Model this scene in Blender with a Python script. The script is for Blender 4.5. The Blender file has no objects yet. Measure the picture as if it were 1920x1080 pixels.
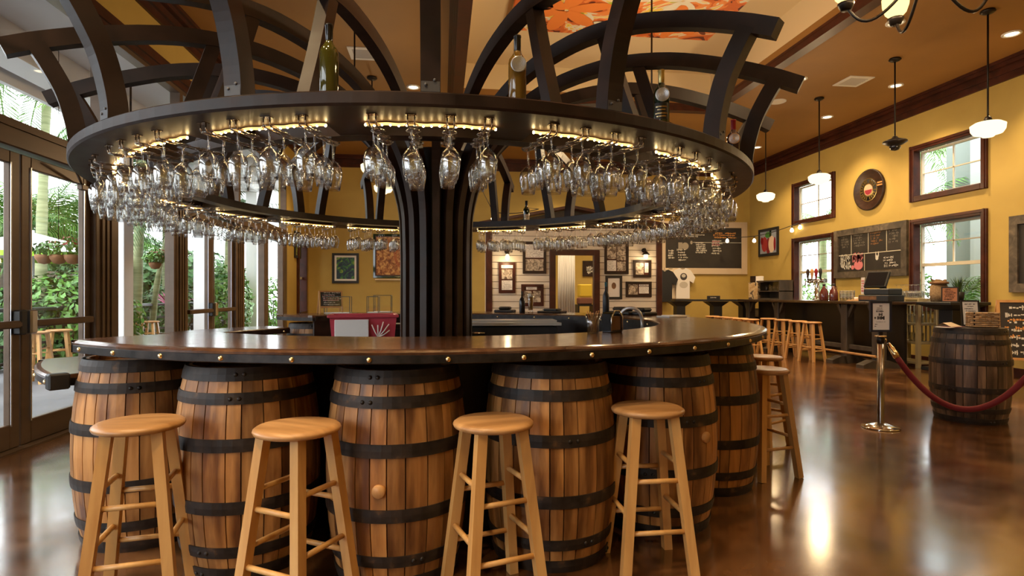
import bpy, bmesh, math, random
from math import sin, cos, pi, radians, sqrt, atan2, hypot
from mathutils import Vector, Matrix
RNG = random.Random(7)
sc = bpy.context.scene
col = sc.collection

# ------------------------------------------------------------------ camera
YAW = radians(6.9); CAMZ = 1.26; FPX = 1080.0; HY = 551.0
cd = bpy.data.cameras.new('camera'); cam = bpy.data.objects.new('camera', cd); col.objects.link(cam)
cam.location = (0, 0, CAMZ); cam.rotation_euler = (pi/2, 0, -YAW)
cd.sensor_width = 36; cd.lens = FPX/1920*36; cd.shift_y = (HY-540)/1920
cd.clip_start = .05; cd.clip_end = 200
sc.camera = cam
# ------------------------------------------------------------------ world, daylight, exposure
w = bpy.data.worlds.new('overcast_sky'); sc.world = w; w.use_nodes = True
bg = w.node_tree.nodes['Background']; bg.inputs[0].default_value = (.90, .96, 1.0, 1); bg.inputs[1].default_value = 6.0
sd = bpy.data.lights.new('sun', 'SUN'); sd.energy = 1.6; sd.angle = radians(12); sd.color = (1, .97, .92)
so = bpy.data.objects.new('sun', sd); col.objects.link(so); so.rotation_euler = (radians(38), radians(-20), 0)
vs = sc.view_settings
vs.view_transform = 'Standard'; vs.look = 'None'; vs.exposure = 0.12; vs.gamma = 1.0; vs.use_curve_mapping = False
cy = sc.cycles
cy.max_bounces = 9; cy.transmission_bounces = 6; cy.transparent_max_bounces = 26; cy.glossy_bounces = 4; cy.diffuse_bounces = 3
cy.caustics_reflective = False; cy.caustics_refractive = False; cy.sample_clamp_indirect = 6.0

# ------------------------------------------------------------------ measuring helpers (photo pixel -> place in the room)
CA, SA = cos(YAW), sin(YAW)
def P(px, py, d):
    X = (px-960)/FPX*d
    return Vector((X*CA+d*SA, -X*SA+d*CA, CAMZ+(HY-py)/FPX*d))
def pX(px, py, x):
    k = (px-960)/FPX
    return P(px, py, x/(k*CA+SA))
def pY(px, py, y):
    k = (px-960)/FPX
    return P(px, py, y/(-k*SA+CA))
def pZ(px, py, z): return P(px, py, (z-CAMZ)*FPX/(HY-py))

# ------------------------------------------------------------------ materials
def nt(name):
    m = bpy.data.materials.new(name); m.use_nodes = True
    t = m.node_tree; return m, t, t.nodes['Principled BSDF']
def node(t, typ, **kw):
    n = t.nodes.new(typ)
    for k, v in kw.items(): setattr(n, k, v)
    return n
def c4(c): return (c[0], c[1], c[2], 1)
def plain(name, c, rough=.5, metal=0.0, spec=.5, emit=None, es=0.0, coat=0.0):
    m, t, b = nt(name)
    b.inputs['Base Color'].default_value = c4(c); b.inputs['Roughness'].default_value = rough
    b.inputs['Metallic'].default_value = metal; b.inputs['Specular IOR Level'].default_value = spec
    b.inputs['Coat Weight'].default_value = coat
    if emit: b.inputs['Emission Color'].default_value = c4(emit); b.inputs['Emission Strength'].default_value = es
    return m
def coords(t, scale, rnd=True):
    tc = node(t, 'ShaderNodeTexCoord'); mp = node(t, 'ShaderNodeMapping')
    mp.inputs['Scale'].default_value = scale
    if rnd:
        oi = node(t, 'ShaderNodeObjectInfo'); ml = node(t, 'ShaderNodeMath', operation='MULTIPLY'); ml.inputs[1].default_value = 37.0
        t.links.new(oi.outputs['Random'], ml.inputs[0]); t.links.new(ml.outputs[0], mp.inputs['Location'])
    t.links.new(tc.outputs['Object'], mp.inputs['Vector'])
    return mp.outputs[0]
def ramp(t, fac, stops):
    r = node(t, 'ShaderNodeValToRGB'); e = r.color_ramp.elements
    while len(e) < len(stops): e.new(.5)
    for i, (p, c) in enumerate(stops): e[i].position = p; e[i].color = c4(c)
    t.links.new(fac, r.inputs[0]); return r.outputs[0]
def noisy(name, stops, scale=(3, 3, 3), nscale=2.0, detail=6, dist=0.0, rough=(.4, .6), bump=0.0, metal=0.0, var=0.0, spec=.5, coat=0.0, rnd=True):
    m, t, b = nt(name)
    v = coords(t, scale, rnd)
    n = node(t, 'ShaderNodeTexNoise'); n.inputs['Scale'].default_value = nscale; n.inputs['Detail'].default_value = detail
    n.inputs['Distortion'].default_value = dist; t.links.new(v, n.inputs['Vector'])
    cc = ramp(t, n.outputs['Fac'], stops)
    if var:
        oi = node(t, 'ShaderNodeObjectInfo'); mr = node(t, 'ShaderNodeMapRange')
        mr.inputs['To Min'].default_value = 1-var; mr.inputs['To Max'].default_value = 1+var
        t.links.new(oi.outputs['Random'], mr.inputs['Value'])
        h = node(t, 'ShaderNodeHueSaturation'); t.links.new(mr.outputs[0], h.inputs['Value']); t.links.new(cc, h.inputs['Color']); cc = h.outputs[0]
    t.links.new(cc, b.inputs['Base Color'])
    rr = node(t, 'ShaderNodeMapRange'); rr.inputs['To Min'].default_value = rough[0]; rr.inputs['To Max'].default_value = rough[1]
    t.links.new(n.outputs['Fac'], rr.inputs['Value']); t.links.new(rr.outputs[0], b.inputs['Roughness'])
    b.inputs['Metallic'].default_value = metal; b.inputs['Specular IOR Level'].default_value = spec; b.inputs['Coat Weight'].default_value = coat
    b.inputs['Coat Roughness'].default_value = .12
    if bump:
        bp = node(t, 'ShaderNodeBump'); bp.inputs['Strength'].default_value = bump; bp.inputs['Distance'].default_value = .01
        t.links.new(n.outputs['Fac'], bp.inputs['Height']); t.links.new(bp.outputs[0], b.inputs['Normal'])
    return m
def glow(name, c, s):
    m = bpy.data.materials.new(name); m.use_nodes = True; t = m.node_tree; t.nodes.clear()
    e = node(t, 'ShaderNodeEmission'); e.inputs[0].default_value = c4(c); e.inputs[1].default_value = s
    o = node(t, 'ShaderNodeOutputMaterial'); t.links.new(e.outputs[0], o.inputs[0]); return m
def pane_mat(name, tint=(1, 1, 1), refl=.06):
    m = bpy.data.materials.new(name); m.use_nodes = True; t = m.node_tree; t.nodes.clear()
    a = node(t, 'ShaderNodeBsdfTransparent'); a.inputs[0].default_value = c4(tint)
    g = node(t, 'ShaderNodeBsdfGlossy'); g.inputs['Roughness'].default_value = .02
    mx = node(t, 'ShaderNodeMixShader'); mx.inputs[0].default_value = refl
    o = node(t, 'ShaderNodeOutputMaterial')
    t.links.new(a.outputs[0], mx.inputs[1]); t.links.new(g.outputs[0], mx.inputs[2]); t.links.new(mx.outputs[0], o.inputs[0]); return m
def glass_mat(name, c=(1, 1, 1), ior=1.45, rough=0.0):
    m, t, b = nt(name)
    b.inputs['Base Color'].default_value = c4(c); b.inputs['Roughness'].default_value = rough
    b.inputs['Transmission Weight'].default_value = 1.0; b.inputs['IOR'].default_value = ior; return m

def thin_glass(name):
    # blown glass wall: clear face-on, mirror-bright towards grazing angles
    m = bpy.data.materials.new(name); m.use_nodes = True; t = m.node_tree; t.nodes.clear()
    a = node(t, 'ShaderNodeBsdfTransparent'); a.inputs[0].default_value = (.97, .975, .97, 1)
    g = node(t, 'ShaderNodeBsdfGlossy'); g.inputs['Roughness'].default_value = .06
    lw = node(t, 'ShaderNodeLayerWeight'); lw.inputs['Blend'].default_value = .5
    pw = node(t, 'ShaderNodeMath', operation='POWER'); pw.inputs[1].default_value = 2.0; t.links.new(lw.outputs['Facing'], pw.inputs[0])
    ma = node(t, 'ShaderNodeMath', operation='MULTIPLY_ADD'); ma.inputs[1].default_value = .92; ma.inputs[2].default_value = .12; t.links.new(pw.outputs[0], ma.inputs[0])
    mx = node(t, 'ShaderNodeMixShader'); o = node(t, 'ShaderNodeOutputMaterial')
    t.links.new(ma.outputs[0], mx.inputs[0]); t.links.new(a.outputs[0], mx.inputs[1]); t.links.new(g.outputs[0], mx.inputs[2]); t.links.new(mx.outputs[0], o.inputs[0]); return m
M = {}
M['dark'] = noisy('dark_stained_timber', [(.3, (.009, .0042, .0028)), (.7, (.030, .0135, .008))], (1.2, 1.2, 1.2), 3, 6, 1.5, (.36, .55), .05, spec=.38)
M['trimwood'] = noisy('mahogany_trim', [(.3, (.030, .007, .004)), (.7, (.075, .018, .009))], (2, 2, 2), 2, 5, 1, (.34, .5), .03, spec=.35)
M['top'] = noisy('polished_bar_top', [(.25, (.045, .018, .009)), (.55, (.115, .050, .023)), (.8, (.20, .100, .046))], (2.2, 2.2, 2.2), 1.6, 7, 2.2, (.13, .26), .03, coat=.25)
M['iron'] = noisy('black_iron_band', [(.3, (.012, .011, .011)), (.7, (.045, .036, .032))], (6, 6, 6), 3, 6, 0, (.3, .55), .06, metal=.6)
M['hoop'] = noisy('worn_barrel_hoop', [(.3, (.010, .008, .008)), (.62, (.040, .028, .022)), (.78, (.16, .085, .04))], (5, 5, 5), 3, 8, 0, (.4, .65), .08, metal=.25, spec=.4)
M['brass'] = plain('aged_brass', (.80, .62, .34), .25, 1)
M['steel'] = plain('brushed_steel', (.62, .63, .66), .28, 1)
M['chrome'] = plain('polished_chrome', (.75, .74, .72), .12, 1)
M['wire'] = plain('rack_wire', (.28, .22, .17), .22, 1)
def stave_mat(name, stops, stain):
    m = noisy(name, stops, (9, 9, 1.1), 1.6, 8, .8, (.38, .60), .12, var=.26); t = m.node_tree; b = t.nodes['Principled BSDF']
    src = b.inputs['Base Color'].links[0].from_socket
    v = coords(t, (13, 13, 1.7)); n = node(t, 'ShaderNodeTexNoise'); n.inputs['Scale'].default_value = .8; n.inputs['Detail'].default_value = 5; t.links.new(v, n.inputs['Vector'])
    f = ramp(t, n.outputs['Fac'], [(.36, stain), (.56, (1, 1, 1))])
    x = node(t, 'ShaderNodeMix', data_type='RGBA', blend_type='MULTIPLY'); x.inputs['Factor'].default_value = 1.0
    t.links.new(src, x.inputs['A']); t.links.new(f, x.inputs['B']); t.links.new(x.outputs['Result'], b.inputs['Base Color']); return m
M['stave'] = stave_mat('oak_barrel_stave', [(.2, (.11, .037, .010)), (.40, (.37, .160, .044)), (.75, (.63, .32, .105))], (.30, .23, .18))
M['olds'] = stave_mat('old_grey_stave', [(.25, (.035, .020, .012)), (.55, (.17, .10, .055)), (.8, (.33, .21, .12))], (.25, .20, .16))
M['head'] = noisy('barrel_head_oak', [(.3, (.10, .045, .018)), (.7, (.26, .13, .055))], (9, 1.5, 3), 2, 5, .5, (.5, .7), .05)
M['stool'] = noisy('honey_beech', [(.25, (.48, .24, .075)), (.75, (.74, .44, .16))], (8, 8, .9), 1.6, 5, .6, (.26, .42), .03, var=.14)
M['seatw'] = noisy('worn_honey_seat', [(.25, (.36, .175, .06)), (.75, (.66, .37, .15))], (1.6, 11, 4), 1.7, 6, .6, (.25, .45), .04, var=.14)
M['yellow'] = noisy('ochre_plaster', [(.3, (.455, .318, .078)), (.7, (.55, .395, .105))], (1, 1, 1), 1.2, 4, .4, (.6, .75), .01, rnd=False)
M['ceil'] = noisy('brown_ceiling_paint', [(.3, (.29, .145, .035)), (.7, (.36, .185, .048))], (1, 1, 1), .8, 4, .4, (.6, .7), 0, rnd=False)
M['cream'] = plain('cream_plaster', (.80, .66, .44), .7)
M['bronze'] = noisy('bronze_anodised_frame', [(.3, (.105, .070, .045)), (.7, (.15, .10, .066))], (1, 1, 6), 1, 3, 0, (.35, .45), 0, metal=.3)
M['pane'] = pane_mat('window_pane')
M['white'] = plain('white_paint', (.80, .81, .82), .55)
M['soffit'] = plain('grey_white_soffit', (.62, .61, .60), .7)
M['glass'] = thin_glass('clear_wine_glass')
M['black'] = plain('matt_black', (.012, .012, .013), .5)
M['blackgloss'] = plain('gloss_black', (.010, .010, .012), .15)
M['navy'] = plain('dark_navy_laminate', (.016, .022, .032), .35)
M['paper'] = plain('white_paper', (.82, .80, .78), .7)
M['cup'] = thin_glass('clear_plastic')

# ------------------------------------------------------------------ mesh builder
class MB:
    def __init__(s): s.v = []; s.f = []; s.sm = []
    def add(s, vs_, fs, smooth=False):
        o = len(s.v); s.v += [tuple(x) for x in vs_]
        for f in fs: s.f.append(tuple(i+o for i in f)); s.sm.append(smooth)
        return s
    def box(s, x0, x1, y0, y1, z0, z1, mat=None):
        vs_ = [Vector(p) for p in ((x0,y0,z0),(x1,y0,z0),(x1,y1,z0),(x0,y1,z0),(x0,y0,z1),(x1,y0,z1),(x1,y1,z1),(x0,y1,z1))]
        if mat: vs_ = [mat @ v for v in vs_]
        return s.add(vs_, [(0,3,2,1),(4,5,6,7),(0,1,5,4),(1,2,6,5),(2,3,7,6),(3,0,4,7)])
    def cbox(s, x0, x1, y0, y1, z0, z1, c=.006, mat=None):
        # box with chamfered edges
        bm = bmesh.new(); bmesh.ops.create_cube(bm, size=1)
        for v in bm.verts: v.co = ((x0+x1)/2+v.co.x*(x1-x0), (y0+y1)/2+v.co.y*(y1-y0), (z0+z1)/2+v.co.z*(z1-z0))
        bmesh.ops.bevel(bm, geom=list(bm.edges), offset=c, segments=1, affect='EDGES')
        bm.verts.index_update()
        vs_ = [v.co.copy() for v in bm.verts]; fs = [[v.index for v in f.verts] for f in bm.faces]; bm.free()
        if mat: vs_ = [mat @ v for v in vs_]
        return s.add(vs_, fs)
    def bar(s, a, b, w, h=None, up=(0, 0, 1), taper=1.0):
        # square bar between two points
        a = Vector(a); b = Vector(b); h = h or w; d = (b-a).normalized(); u = Vector(up)
        if abs(d.dot(u)) > .99: u = Vector((1, 0, 0))
        x = d.cross(u).normalized(); y = x.cross(d)
        vs_ = []
        for p, k in ((a, 1), (b, taper)):
            for sx, sy in ((-1,-1),(1,-1),(1,1),(-1,1)): vs_.append(p+x*sx*w/2*k+y*sy*h/2*k)
        return s.add(vs_, [(0,3,2,1),(4,5,6,7),(0,1,5,4),(1,2,6,5),(2,3,7,6),(3,0,4,7)])
    def tube(s, pts, r, n=8, caps=True, smooth=True):
        pts = [Vector(p) for p in pts]; R = r if hasattr(r, '__len__') else [r]*len(pts)
        vs_ = []; fs = []; prev = None
        for i, p in enumerate(pts):
            d = (pts[min(i+1, len(pts)-1)]-pts[max(i-1, 0)]).normalized()
            if prev is None:
                u = Vector((0, 0, 1)) if abs(d.z) < .9 else Vector((1, 0, 0))
                x = d.cross(u).normalized()
            else: x = (prev-d*prev.dot(d)).normalized()
            prev = x; y = d.cross(x)
            for k in range(n):
                a = 2*pi*k/n; vs_.append(p+x*cos(a)*R[i]+y*sin(a)*R[i])
        for i in range(len(pts)-1):
            for k in range(n):
                k2 = (k+1) % n; fs.append((i*n+k, i*n+k2, (i+1)*n+k2, (i+1)*n+k))
        s.add(vs_, fs, smooth)
        if caps:
            o = len(s.v)-len(vs_)
            s.f.append(tuple(o+k for k in range(n-1, -1, -1))); s.sm.append(False)
            s.f.append(tuple(o+(len(pts)-1)*n+k for k in range(n))); s.sm.append(False)
        return s
    def lathe(s, prof, n=24, c=(0, 0, 0), smooth=True, mat=None, a0=0.0):
        vs_ = []; fs = []; idx = []
        for (r, z) in prof:
            if r < 1e-6: idx.append([len(vs_)]*n); vs_.append(Vector((c[0], c[1], c[2]+z)))
            else:
                row = []
                for k in range(n):
                    a = a0+2*pi*k/n; row.append(len(vs_)); vs_.append(Vector((c[0]+r*cos(a), c[1]+r*sin(a), c[2]+z)))
                idx.append(row)
        for i in range(len(prof)-1):
            for k in range(n):
                k2 = (k+1) % n; q = [idx[i][k], idx[i][k2], idx[i+1][k2], idx[i+1][k]]
                u = []
                for j in q:
                    if j not in u: u.append(j)
                if len(u) > 2: fs.append(tuple(u))
        if mat: vs_ = [mat @ v for v in vs_]
        return s.add(vs_, fs, smooth)
    def arc(s, prof, p0, p1, n, c=(0, 0), smooth=False, full=False):
        # closed (r, z) profile swept about the vertical axis through c; p in degrees, 0 = towards the entrance (-y), + towards +x
        m = len(prof); vs_ = []; fs = []; N = n if full else n+1
        for i in range(N):
            a = radians(p0+(p1-p0)*i/n)
            for r, z in prof: vs_.append((c[0]+r*sin(a), c[1]-r*cos(a), z))
        for i in range(n):
            j = (i+1) % N
            for k in range(m):
                k2 = (k+1) % m; fs.append((i*m+k, i*m+k2, j*m+k2, j*m+k))
        s.add(vs_, fs, smooth)
        if not full:
            o = len(s.v)-len(vs_)
            s.f.append(tuple(o+k for k in range(m-1, -1, -1))); s.sm.append(False)
            s.f.append(tuple(o+n*m+k for k in range(m))); s.sm.append(False)
        return s
    def board(s, pts, depth, width_):
        # board bent in the x-z plane: pts = centre line (x, z), depth in plane, width along y
        L = []
        for i, (x, z) in enumerate(pts):
            a = pts[max(i-1, 0)]; b = pts[min(i+1, len(pts)-1)]; dx, dz = b[0]-a[0], b[1]-a[1]; l = hypot(dx, dz)
            nx, nz = -dz/l, dx/l; h = depth[i] if hasattr(depth, '__len__') else depth
            L.append(((x-nx*h/2, z-nz*h/2), (x+nx*h/2, z+nz*h/2)))
        vs_ = []; fs = []
        for i, (a, b) in enumerate(L):
            width = width_[i] if hasattr(width_, '__len__') else width_
            for q, y in ((a, -width/2), (a, width/2), (b, width/2), (b, -width/2)): vs_.append((q[0], y, q[1]))
        n = len(pts)
        for i in range(n-1):
            for k in range(4):
                k2 = (k+1) % 4; fs.append((i*4+k, i*4+k2, i*4+4+k2, i*4+4+k))
        fs += [(3, 2, 1, 0), tuple((n-1)*4+k for k in range(4))]
        return s.add(vs_, fs)
    def disc(s, c, u, v, ru, rv, n=20):
        c = Vector(c); u = Vector(u); v = Vector(v)
        return s.add([c+u*ru*cos(2*pi*k/n)+v*rv*sin(2*pi*k/n) for k in range(n)], [tuple(range(n))])
    def quad(s, c, u, v, hu, hv):
        c = Vector(c); u = Vector(u)*hu; v = Vector(v)*hv
        return s.add([c-u-v, c+u-v, c+u+v, c-u+v], [(0, 1, 2, 3)])
    def mesh(s, name, mat):
        me = bpy.data.meshes.new(name); me.from_pydata(s.v, [], s.f); me.validate()
        if len(me.polygons) == len(s.sm): me.polygons.foreach_set('use_smooth', s.sm)
        bm = bmesh.new(); bm.from_mesh(me); bmesh.ops.recalc_face_normals(bm, faces=bm.faces); bm.to_mesh(me); bm.free()
        me.materials.append(M[mat] if isinstance(mat, str) else mat); me.update(); return me
    def obj(s, name, mat, parent=None, loc=None, rz=0.0):
        return link(name, s.mesh(name, mat), parent, loc, rz)
def link(name, me, parent=None, loc=None, rz=0.0):
    o = bpy.data.objects.new(name, me); col.objects.link(o); o.parent = parent
    if name in STUFF: o['kind'] = 'stuff'
    if loc is not None: o.location = loc
    if rz: o.rotation_euler = (0, 0, rz)
    return o
def tag(o, label, cat, group=None, kind=None):
    if label: o['label'] = label
    if cat: o['category'] = cat
    if group: o['group'] = group
    if kind: o['kind'] = kind
    return o
def thing(name, label, cat, loc=(0, 0, 0), rz=0.0, group=None):
    o = bpy.data.objects.new(name, None); col.objects.link(o); o.empty_display_size = .1
    o.location = loc; o.rotation_euler = (0, 0, rz); return tag(o, label, cat, group)
def struct(o): o['kind'] = 'structure'; return o
def copy_tree(o, parent=None):
    c = o.copy(); col.objects.link(c); c.parent = parent
    for ch in list(o.children): copy_tree(ch, c)
    return c
def lamp(name, kind, loc, energy, color, size=.05, spot=None, parent=None, rot=None):
    d = bpy.data.lights.new(name, kind); d.energy = energy; d.color = color
    if kind == 'AREA': d.size = size
    else: d.shadow_soft_size = size
    if spot: d.spot_size = radians(spot); d.spot_blend = .6
    o = bpy.data.objects.new(name, d); col.objects.link(o); o.location = loc; o.parent = parent
    if rot: o.rotation_euler = rot
    return o
WARM = (1.0, .70, .38)
STUFF = {'bulb_row', 'chalk_writing', 'colour_chalk', 'pink_drawing', 'chalk_drawing', 'printed_text', 'label_print', 'lettering', 'notice_print', 'petal_cluster', 'embossing', 'foliage', 'blades', 'flowers', 'crown', 'leaves', 'branch_motif', 'shirt_print_light', 'sun_ring', 'gold_ring'}

# ================================================================== THE ROOM
XL, XR, YF, YB, ZC = -3.40, 8.60, -3.2, 15.3, 4.83
# floor: stained, sealed concrete
m, t, b = nt('stained_concrete_floor')
v = coords(t, (1, 1, 1), False)
n1 = node(t, 'ShaderNodeTexNoise'); n1.inputs['Scale'].default_value = .9; n1.inputs['Detail'].default_value = 8; n1.inputs['Distortion'].default_value = .6; t.links.new(v, n1.inputs['Vector'])
n2 = node(t, 'ShaderNodeTexNoise'); n2.inputs['Scale'].default_value = 5; n2.inputs['Detail'].default_value = 7; n2.inputs['Distortion'].default_value = .3; t.links.new(v, n2.inputs['Vector'])
mxn = node(t, 'ShaderNodeMath', operation='MULTIPLY_ADD'); mxn.inputs[1].default_value = .30; t.links.new(n2.outputs['Fac'], mxn.inputs[0])
hf = node(t, 'ShaderNodeMath', operation='MULTIPLY'); hf.inputs[1].default_value = .80; t.links.new(n1.outputs['Fac'], hf.inputs[0]); t.links.new(hf.outputs[0], mxn.inputs[2])
cc = ramp(t, mxn.outputs[0], [(.40, (.028, .011, .004)), (.50, (.075, .030, .010)), (.60, (.140, .060, .021)), (.74, (.24, .118, .046))])
t.links.new(cc, b.inputs['Base Color'])
rr = node(t, 'ShaderNodeMapRange'); rr.inputs['To Min'].default_value = .08; rr.inputs['To Max'].default_value = .26; t.links.new(n2.outputs['Fac'], rr.inputs['Value']); t.links.new(rr.outputs[0], b.inputs['Roughness'])
bp = node(t, 'ShaderNodeBump'); bp.inputs['Strength'].default_value = .03; bp.inputs['Distance'].default_value = .01; t.links.new(n2.outputs['Fac'], bp.inputs['Height']); t.links.new(bp.outputs[0], b.inputs['Normal'])
b.inputs['Specular IOR Level'].default_value = .95; b.inputs['Coat Weight'].default_value = .5; b.inputs['Coat Roughness'].default_value = .14; b.inputs['Coat IOR'].default_value = 1.6
M['floor'] = m
struct(MB().box(XL-.15, XR+.2, YF-.2, YB+.2, -.12, 0).obj('floor', 'floor'))

# ceiling with a raised tray
TX0, TX1, TY0, TY1, TZ = .33, 5.03, .6, 10.35, 5.40
cl = MB()
cl.box(XL-.2, TX0, YF-.2, YB+.2, ZC, ZC+.12).box(TX1, XR+.2, YF-.2, YB+.2, ZC, ZC+.12).box(TX0, TX1, YF-.2, TY0, ZC, ZC+.12).box(TX0, TX1, TY1, YB+.2, ZC, ZC+.12)
ceiling = struct(cl.obj('ceiling', 'ceil'))
tr = MB().box(TX0-.1, TX1+.1, TY0-.1, TY1+.1, TZ, TZ+.1)
tr.box(TX0-.1, TX0, TY0-.1, TY1+.1, ZC+.12, TZ).box(TX1, TX1+.1, TY0-.1, TY1+.1, ZC+.12, TZ).box(TX0, TX1, TY0-.1, TY0, ZC+.12, TZ).box(TX0, TX1, TY1, TY1+.1, ZC+.12, TZ)
tr.obj('tray_recess', 'cream', ceiling)
# stepped moulding round the tray mouth
for k, (x0, x1, y0, y1) in enumerate(((TX0-.24, TX0+.03, TY0-.24, TY1+.24), (TX1-.03, TX1+.24, TY0-.24, TY1+.24), (TX0+.03, TX1-.03, TY0-.24, TY0+.03), (TX0+.03, TX1-.03, TY1-.03, TY1+.24))):
    q = MB().box(x0, x1, y0, y1, ZC-.04, ZC+.0)
    for e, za, zb in ((.05, .085, .04), (.075, .105, .085), (.10, .135, .105)):
        if k < 2: q.box(x0+e, x1-.004, y0+e, y1-e, ZC-za, ZC-zb)
        elif k == 2: q.box(x0, x1, y0+e, y1-.004, ZC-za, ZC-zb)
        else: q.box(x0, x1, y0+.004, y1-e, ZC-za, ZC-zb)
    if k == 1:
        q = MB().box(x0, x1, y0, y1, ZC-.04, ZC+.0)
        for e, za, zb in ((.05, .085, .04), (.075, .105, .085), (.10, .135, .105)): q.box(x0+.004, x1-e, y0+e, y1-e, ZC-za, ZC-zb)
    struct(q.obj('trim_%d' % (k+1), 'trimwood'))

# crown moulding along the walls (stepped)
def crown(name, ax, pos, sgn, a, b_):
    q = MB()
    for d, z0, z1 in ((.035, ZC-.30, ZC-.20), (.075, ZC-.20, ZC-.13), (.06, ZC-.13, ZC-.10), (.13, ZC-.10, ZC-.045), (.17, ZC-.045, ZC)):
        lo, hi = sorted((pos, pos+sgn*d))
        if ax == 'x': q.box(lo, hi, a, b_, z0, z1)
        else: q.box(a, b_, lo, hi, z0, z1)
    return struct(q.obj(name, 'trimwood'))
crown('trim_5', 'x', XR, -1, YF, YB); crown('trim_6', 'x', XL, 1, YF, YB); crown('trim_7', 'y', YB, -1, XL+.17, XR-.17); crown('trim_8', 'y', YF, 1, XL+.17, XR-.17)

# right wall with two stacked pairs of windows
WY = []
def winspan(pa, pb):  # y range on the right wall between two photo columns
    return pX(pb, 500, XR).y, pX(pa, 500, XR).y
W1 = winspan(1487, 1567); W2 = winspan(1708, 1853)
ZL0, ZL1 = .95, 2.62   # lower pair (outer frame)
ZU0, ZU1 = 2.94, 3.96  # upper pair
wr = MB(); T = .18
ys = [YF-.2, W2[0], W2[1], W1[0], W1[1], YB+.2]
wr.box(XR, XR+T, ys[0], ys[1], 0, ZC).box(XR, XR+T, ys[2], ys[3], 0, ZC).box(XR, XR+T, ys[4], ys[5], 0, ZC)
for a, b_ in (W1, W2):
    wr.box(XR, XR+T, a, b_, 0, ZL0).box(XR, XR+T, a, b_, ZL1, ZU0).box(XR, XR+T, a, b_, ZU1, ZC)
struct(wr.obj('wall_right', 'yellow'))
M['vinyl'] = plain('almond_window_sash', (.62, .58, .46), .5)
wn = 0
for a, b_ in (W1, W2):
    for z0, z1, low in ((ZL0, ZL1, True), (ZU0, ZU1, False)):
        wn += 1
        root = bpy.data.objects.new('window_%d' % wn, None); col.objects.link(root); struct(root); root.location = (XR, a, z0)
        W, H = b_-a, z1-z0; f = .10
        q = MB()
        q.cbox(-.045, T*.6, -.0, f, 0, H, .01).cbox(-.045, T*.6, W-f, W, 0, H, .01).cbox(-.045, T*.6, f, W-f, H-f, H, .01).cbox(-.045, T*.6, f, W-f, 0, f, .01)
        q.box(-.06, -.045, .02, .05, .0, H).box(-.06, -.045, W-.05, W-.02, 0, H).box(-.06, -.045, .05, W-.05, H-.05, H-.02)
        q.obj('casing', 'trimwood', root)
        q = MB(); s = .035; xa, xb = T*.6, T*.9
        q.box(xa, xb, f, f+s, f, H-f).box(xa, xb, W-f-s, W-f, f, H-f).box(xa, xb, f+s, W-f-s, H-f-s, H-f).box(xa, xb, f+s, W-f-s, f, f+s)
        q.obj('sash', 'vinyl', root)
        if low: MB().box(xa-.01, xb, f+s, W-f-s, H*.50-.03, H*.50+.03).obj('meeting_rail', 'vinyl', root)
        q = MB().box(xa+.02, xa+.045, W/2-.012, W/2+.012, (H*.5+.03) if low else f+s, H-f-s); q.obj('muntin', 'vinyl', root)
        zm = H*.74 if low else H*.5
        MB().box(xa+.02, xa+.045, f+s, W-f-s, zm-.010, zm+.010).obj('muntin', 'vinyl', root)
        ysp = [(f+s, W/2-.012), (W/2+.012, W-f-s)]
        zsp = [(H*.5+.03, zm-.01), (zm+.01, H-f-s)] if low else [(f+s, zm-.01), (zm+.01, H-f-s)]
        for (c0, c1) in ysp:
            for (d0, d1) in zsp: MB().box(xa+.028, xa+.034, c0, c1, d0, d1).obj('pane', 'pane', root)
        if low: MB().box(xa+.028, xa+.034, f+s, W-f-s, f+s, H*.5-.03).obj('pane', 'pane', root)

# front (entrance side, behind the photographer) and back walls
struct(MB().box(XL-.15, XR+.2, YF-.18, YF, 0, ZC).obj('wall_front', 'yellow'))
struct(MB().box(XL-.15, XR+.2, YB, YB+.18, 0, ZC).obj('wall_back', 'yellow'))
q = MB(); q.box(XR-.02, XR, YF, YB, 0, .14); struct(q.obj('baseboard_right', 'trimwood'))
q = MB(); q.box(XL, XR-.02, YB-.02, YB, 0, .14); struct(q.obj('baseboard_back', 'trimwood'))

# left wall: bronze storefront doors and fixed lights, transoms above
ZH0, ZH1, ZT1 = 2.42, 2.60, 3.92
YW = 13.1  # glazing ends, plaster begins
wl = MB().box(XL-.15, XL, YF, YB, ZT1+.2, ZC)
WLY = (14.05, 14.95)
wl.box(XL-.15, XL, YW, WLY[0], 0, ZT1+.2).box(XL-.15, XL, WLY[1], YB, 0, ZT1+.2).box(XL-.15, XL, WLY[0], WLY[1], 0, .75).box(XL-.15, XL, WLY[0], WLY[1], 2.55, ZT1+.2)
struct(wl.obj('wall_left', 'yellow'))
q = MB().box(XL-.16, XL+.05, YF, YW, ZT1, ZT1+.2).box(XL, XL+.075, YF, YW, ZT1+.07, ZT1+.13); struct(q.obj('trim_9', 'trimwood'))
hd = MB().cbox(XL-.12, XL+.05, YF, YW, ZH0, ZH1, .01).box(XL+.0, XL+.065, YF, YW, ZH1-.03, ZH1); struct(hd.obj('trim_10', 'bronze'))
# posts (y0, y1) between bays
posts = [(-1.2, -.9), (1.7, 2.0), (4.05, 4.2), (6.10, 6.46), (7.82, 8.14), (9.98, 10.35), (11.55, 11.72), (12.85, YW)]
for i, (a, b_) in enumerate(posts):
    q = MB().cbox(XL-.11, XL+.03, a, b_, 0, ZH0, .008)
    if b_-a > .25:
        for g in (.28, .5, .72): q.box(XL+.03, XL+.045, a+(b_-a)*g-.02, a+(b_-a)*g+.02, 0, ZH0)
    struct(q.obj('trim_%d' % (11+i), 'bronze'))
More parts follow.
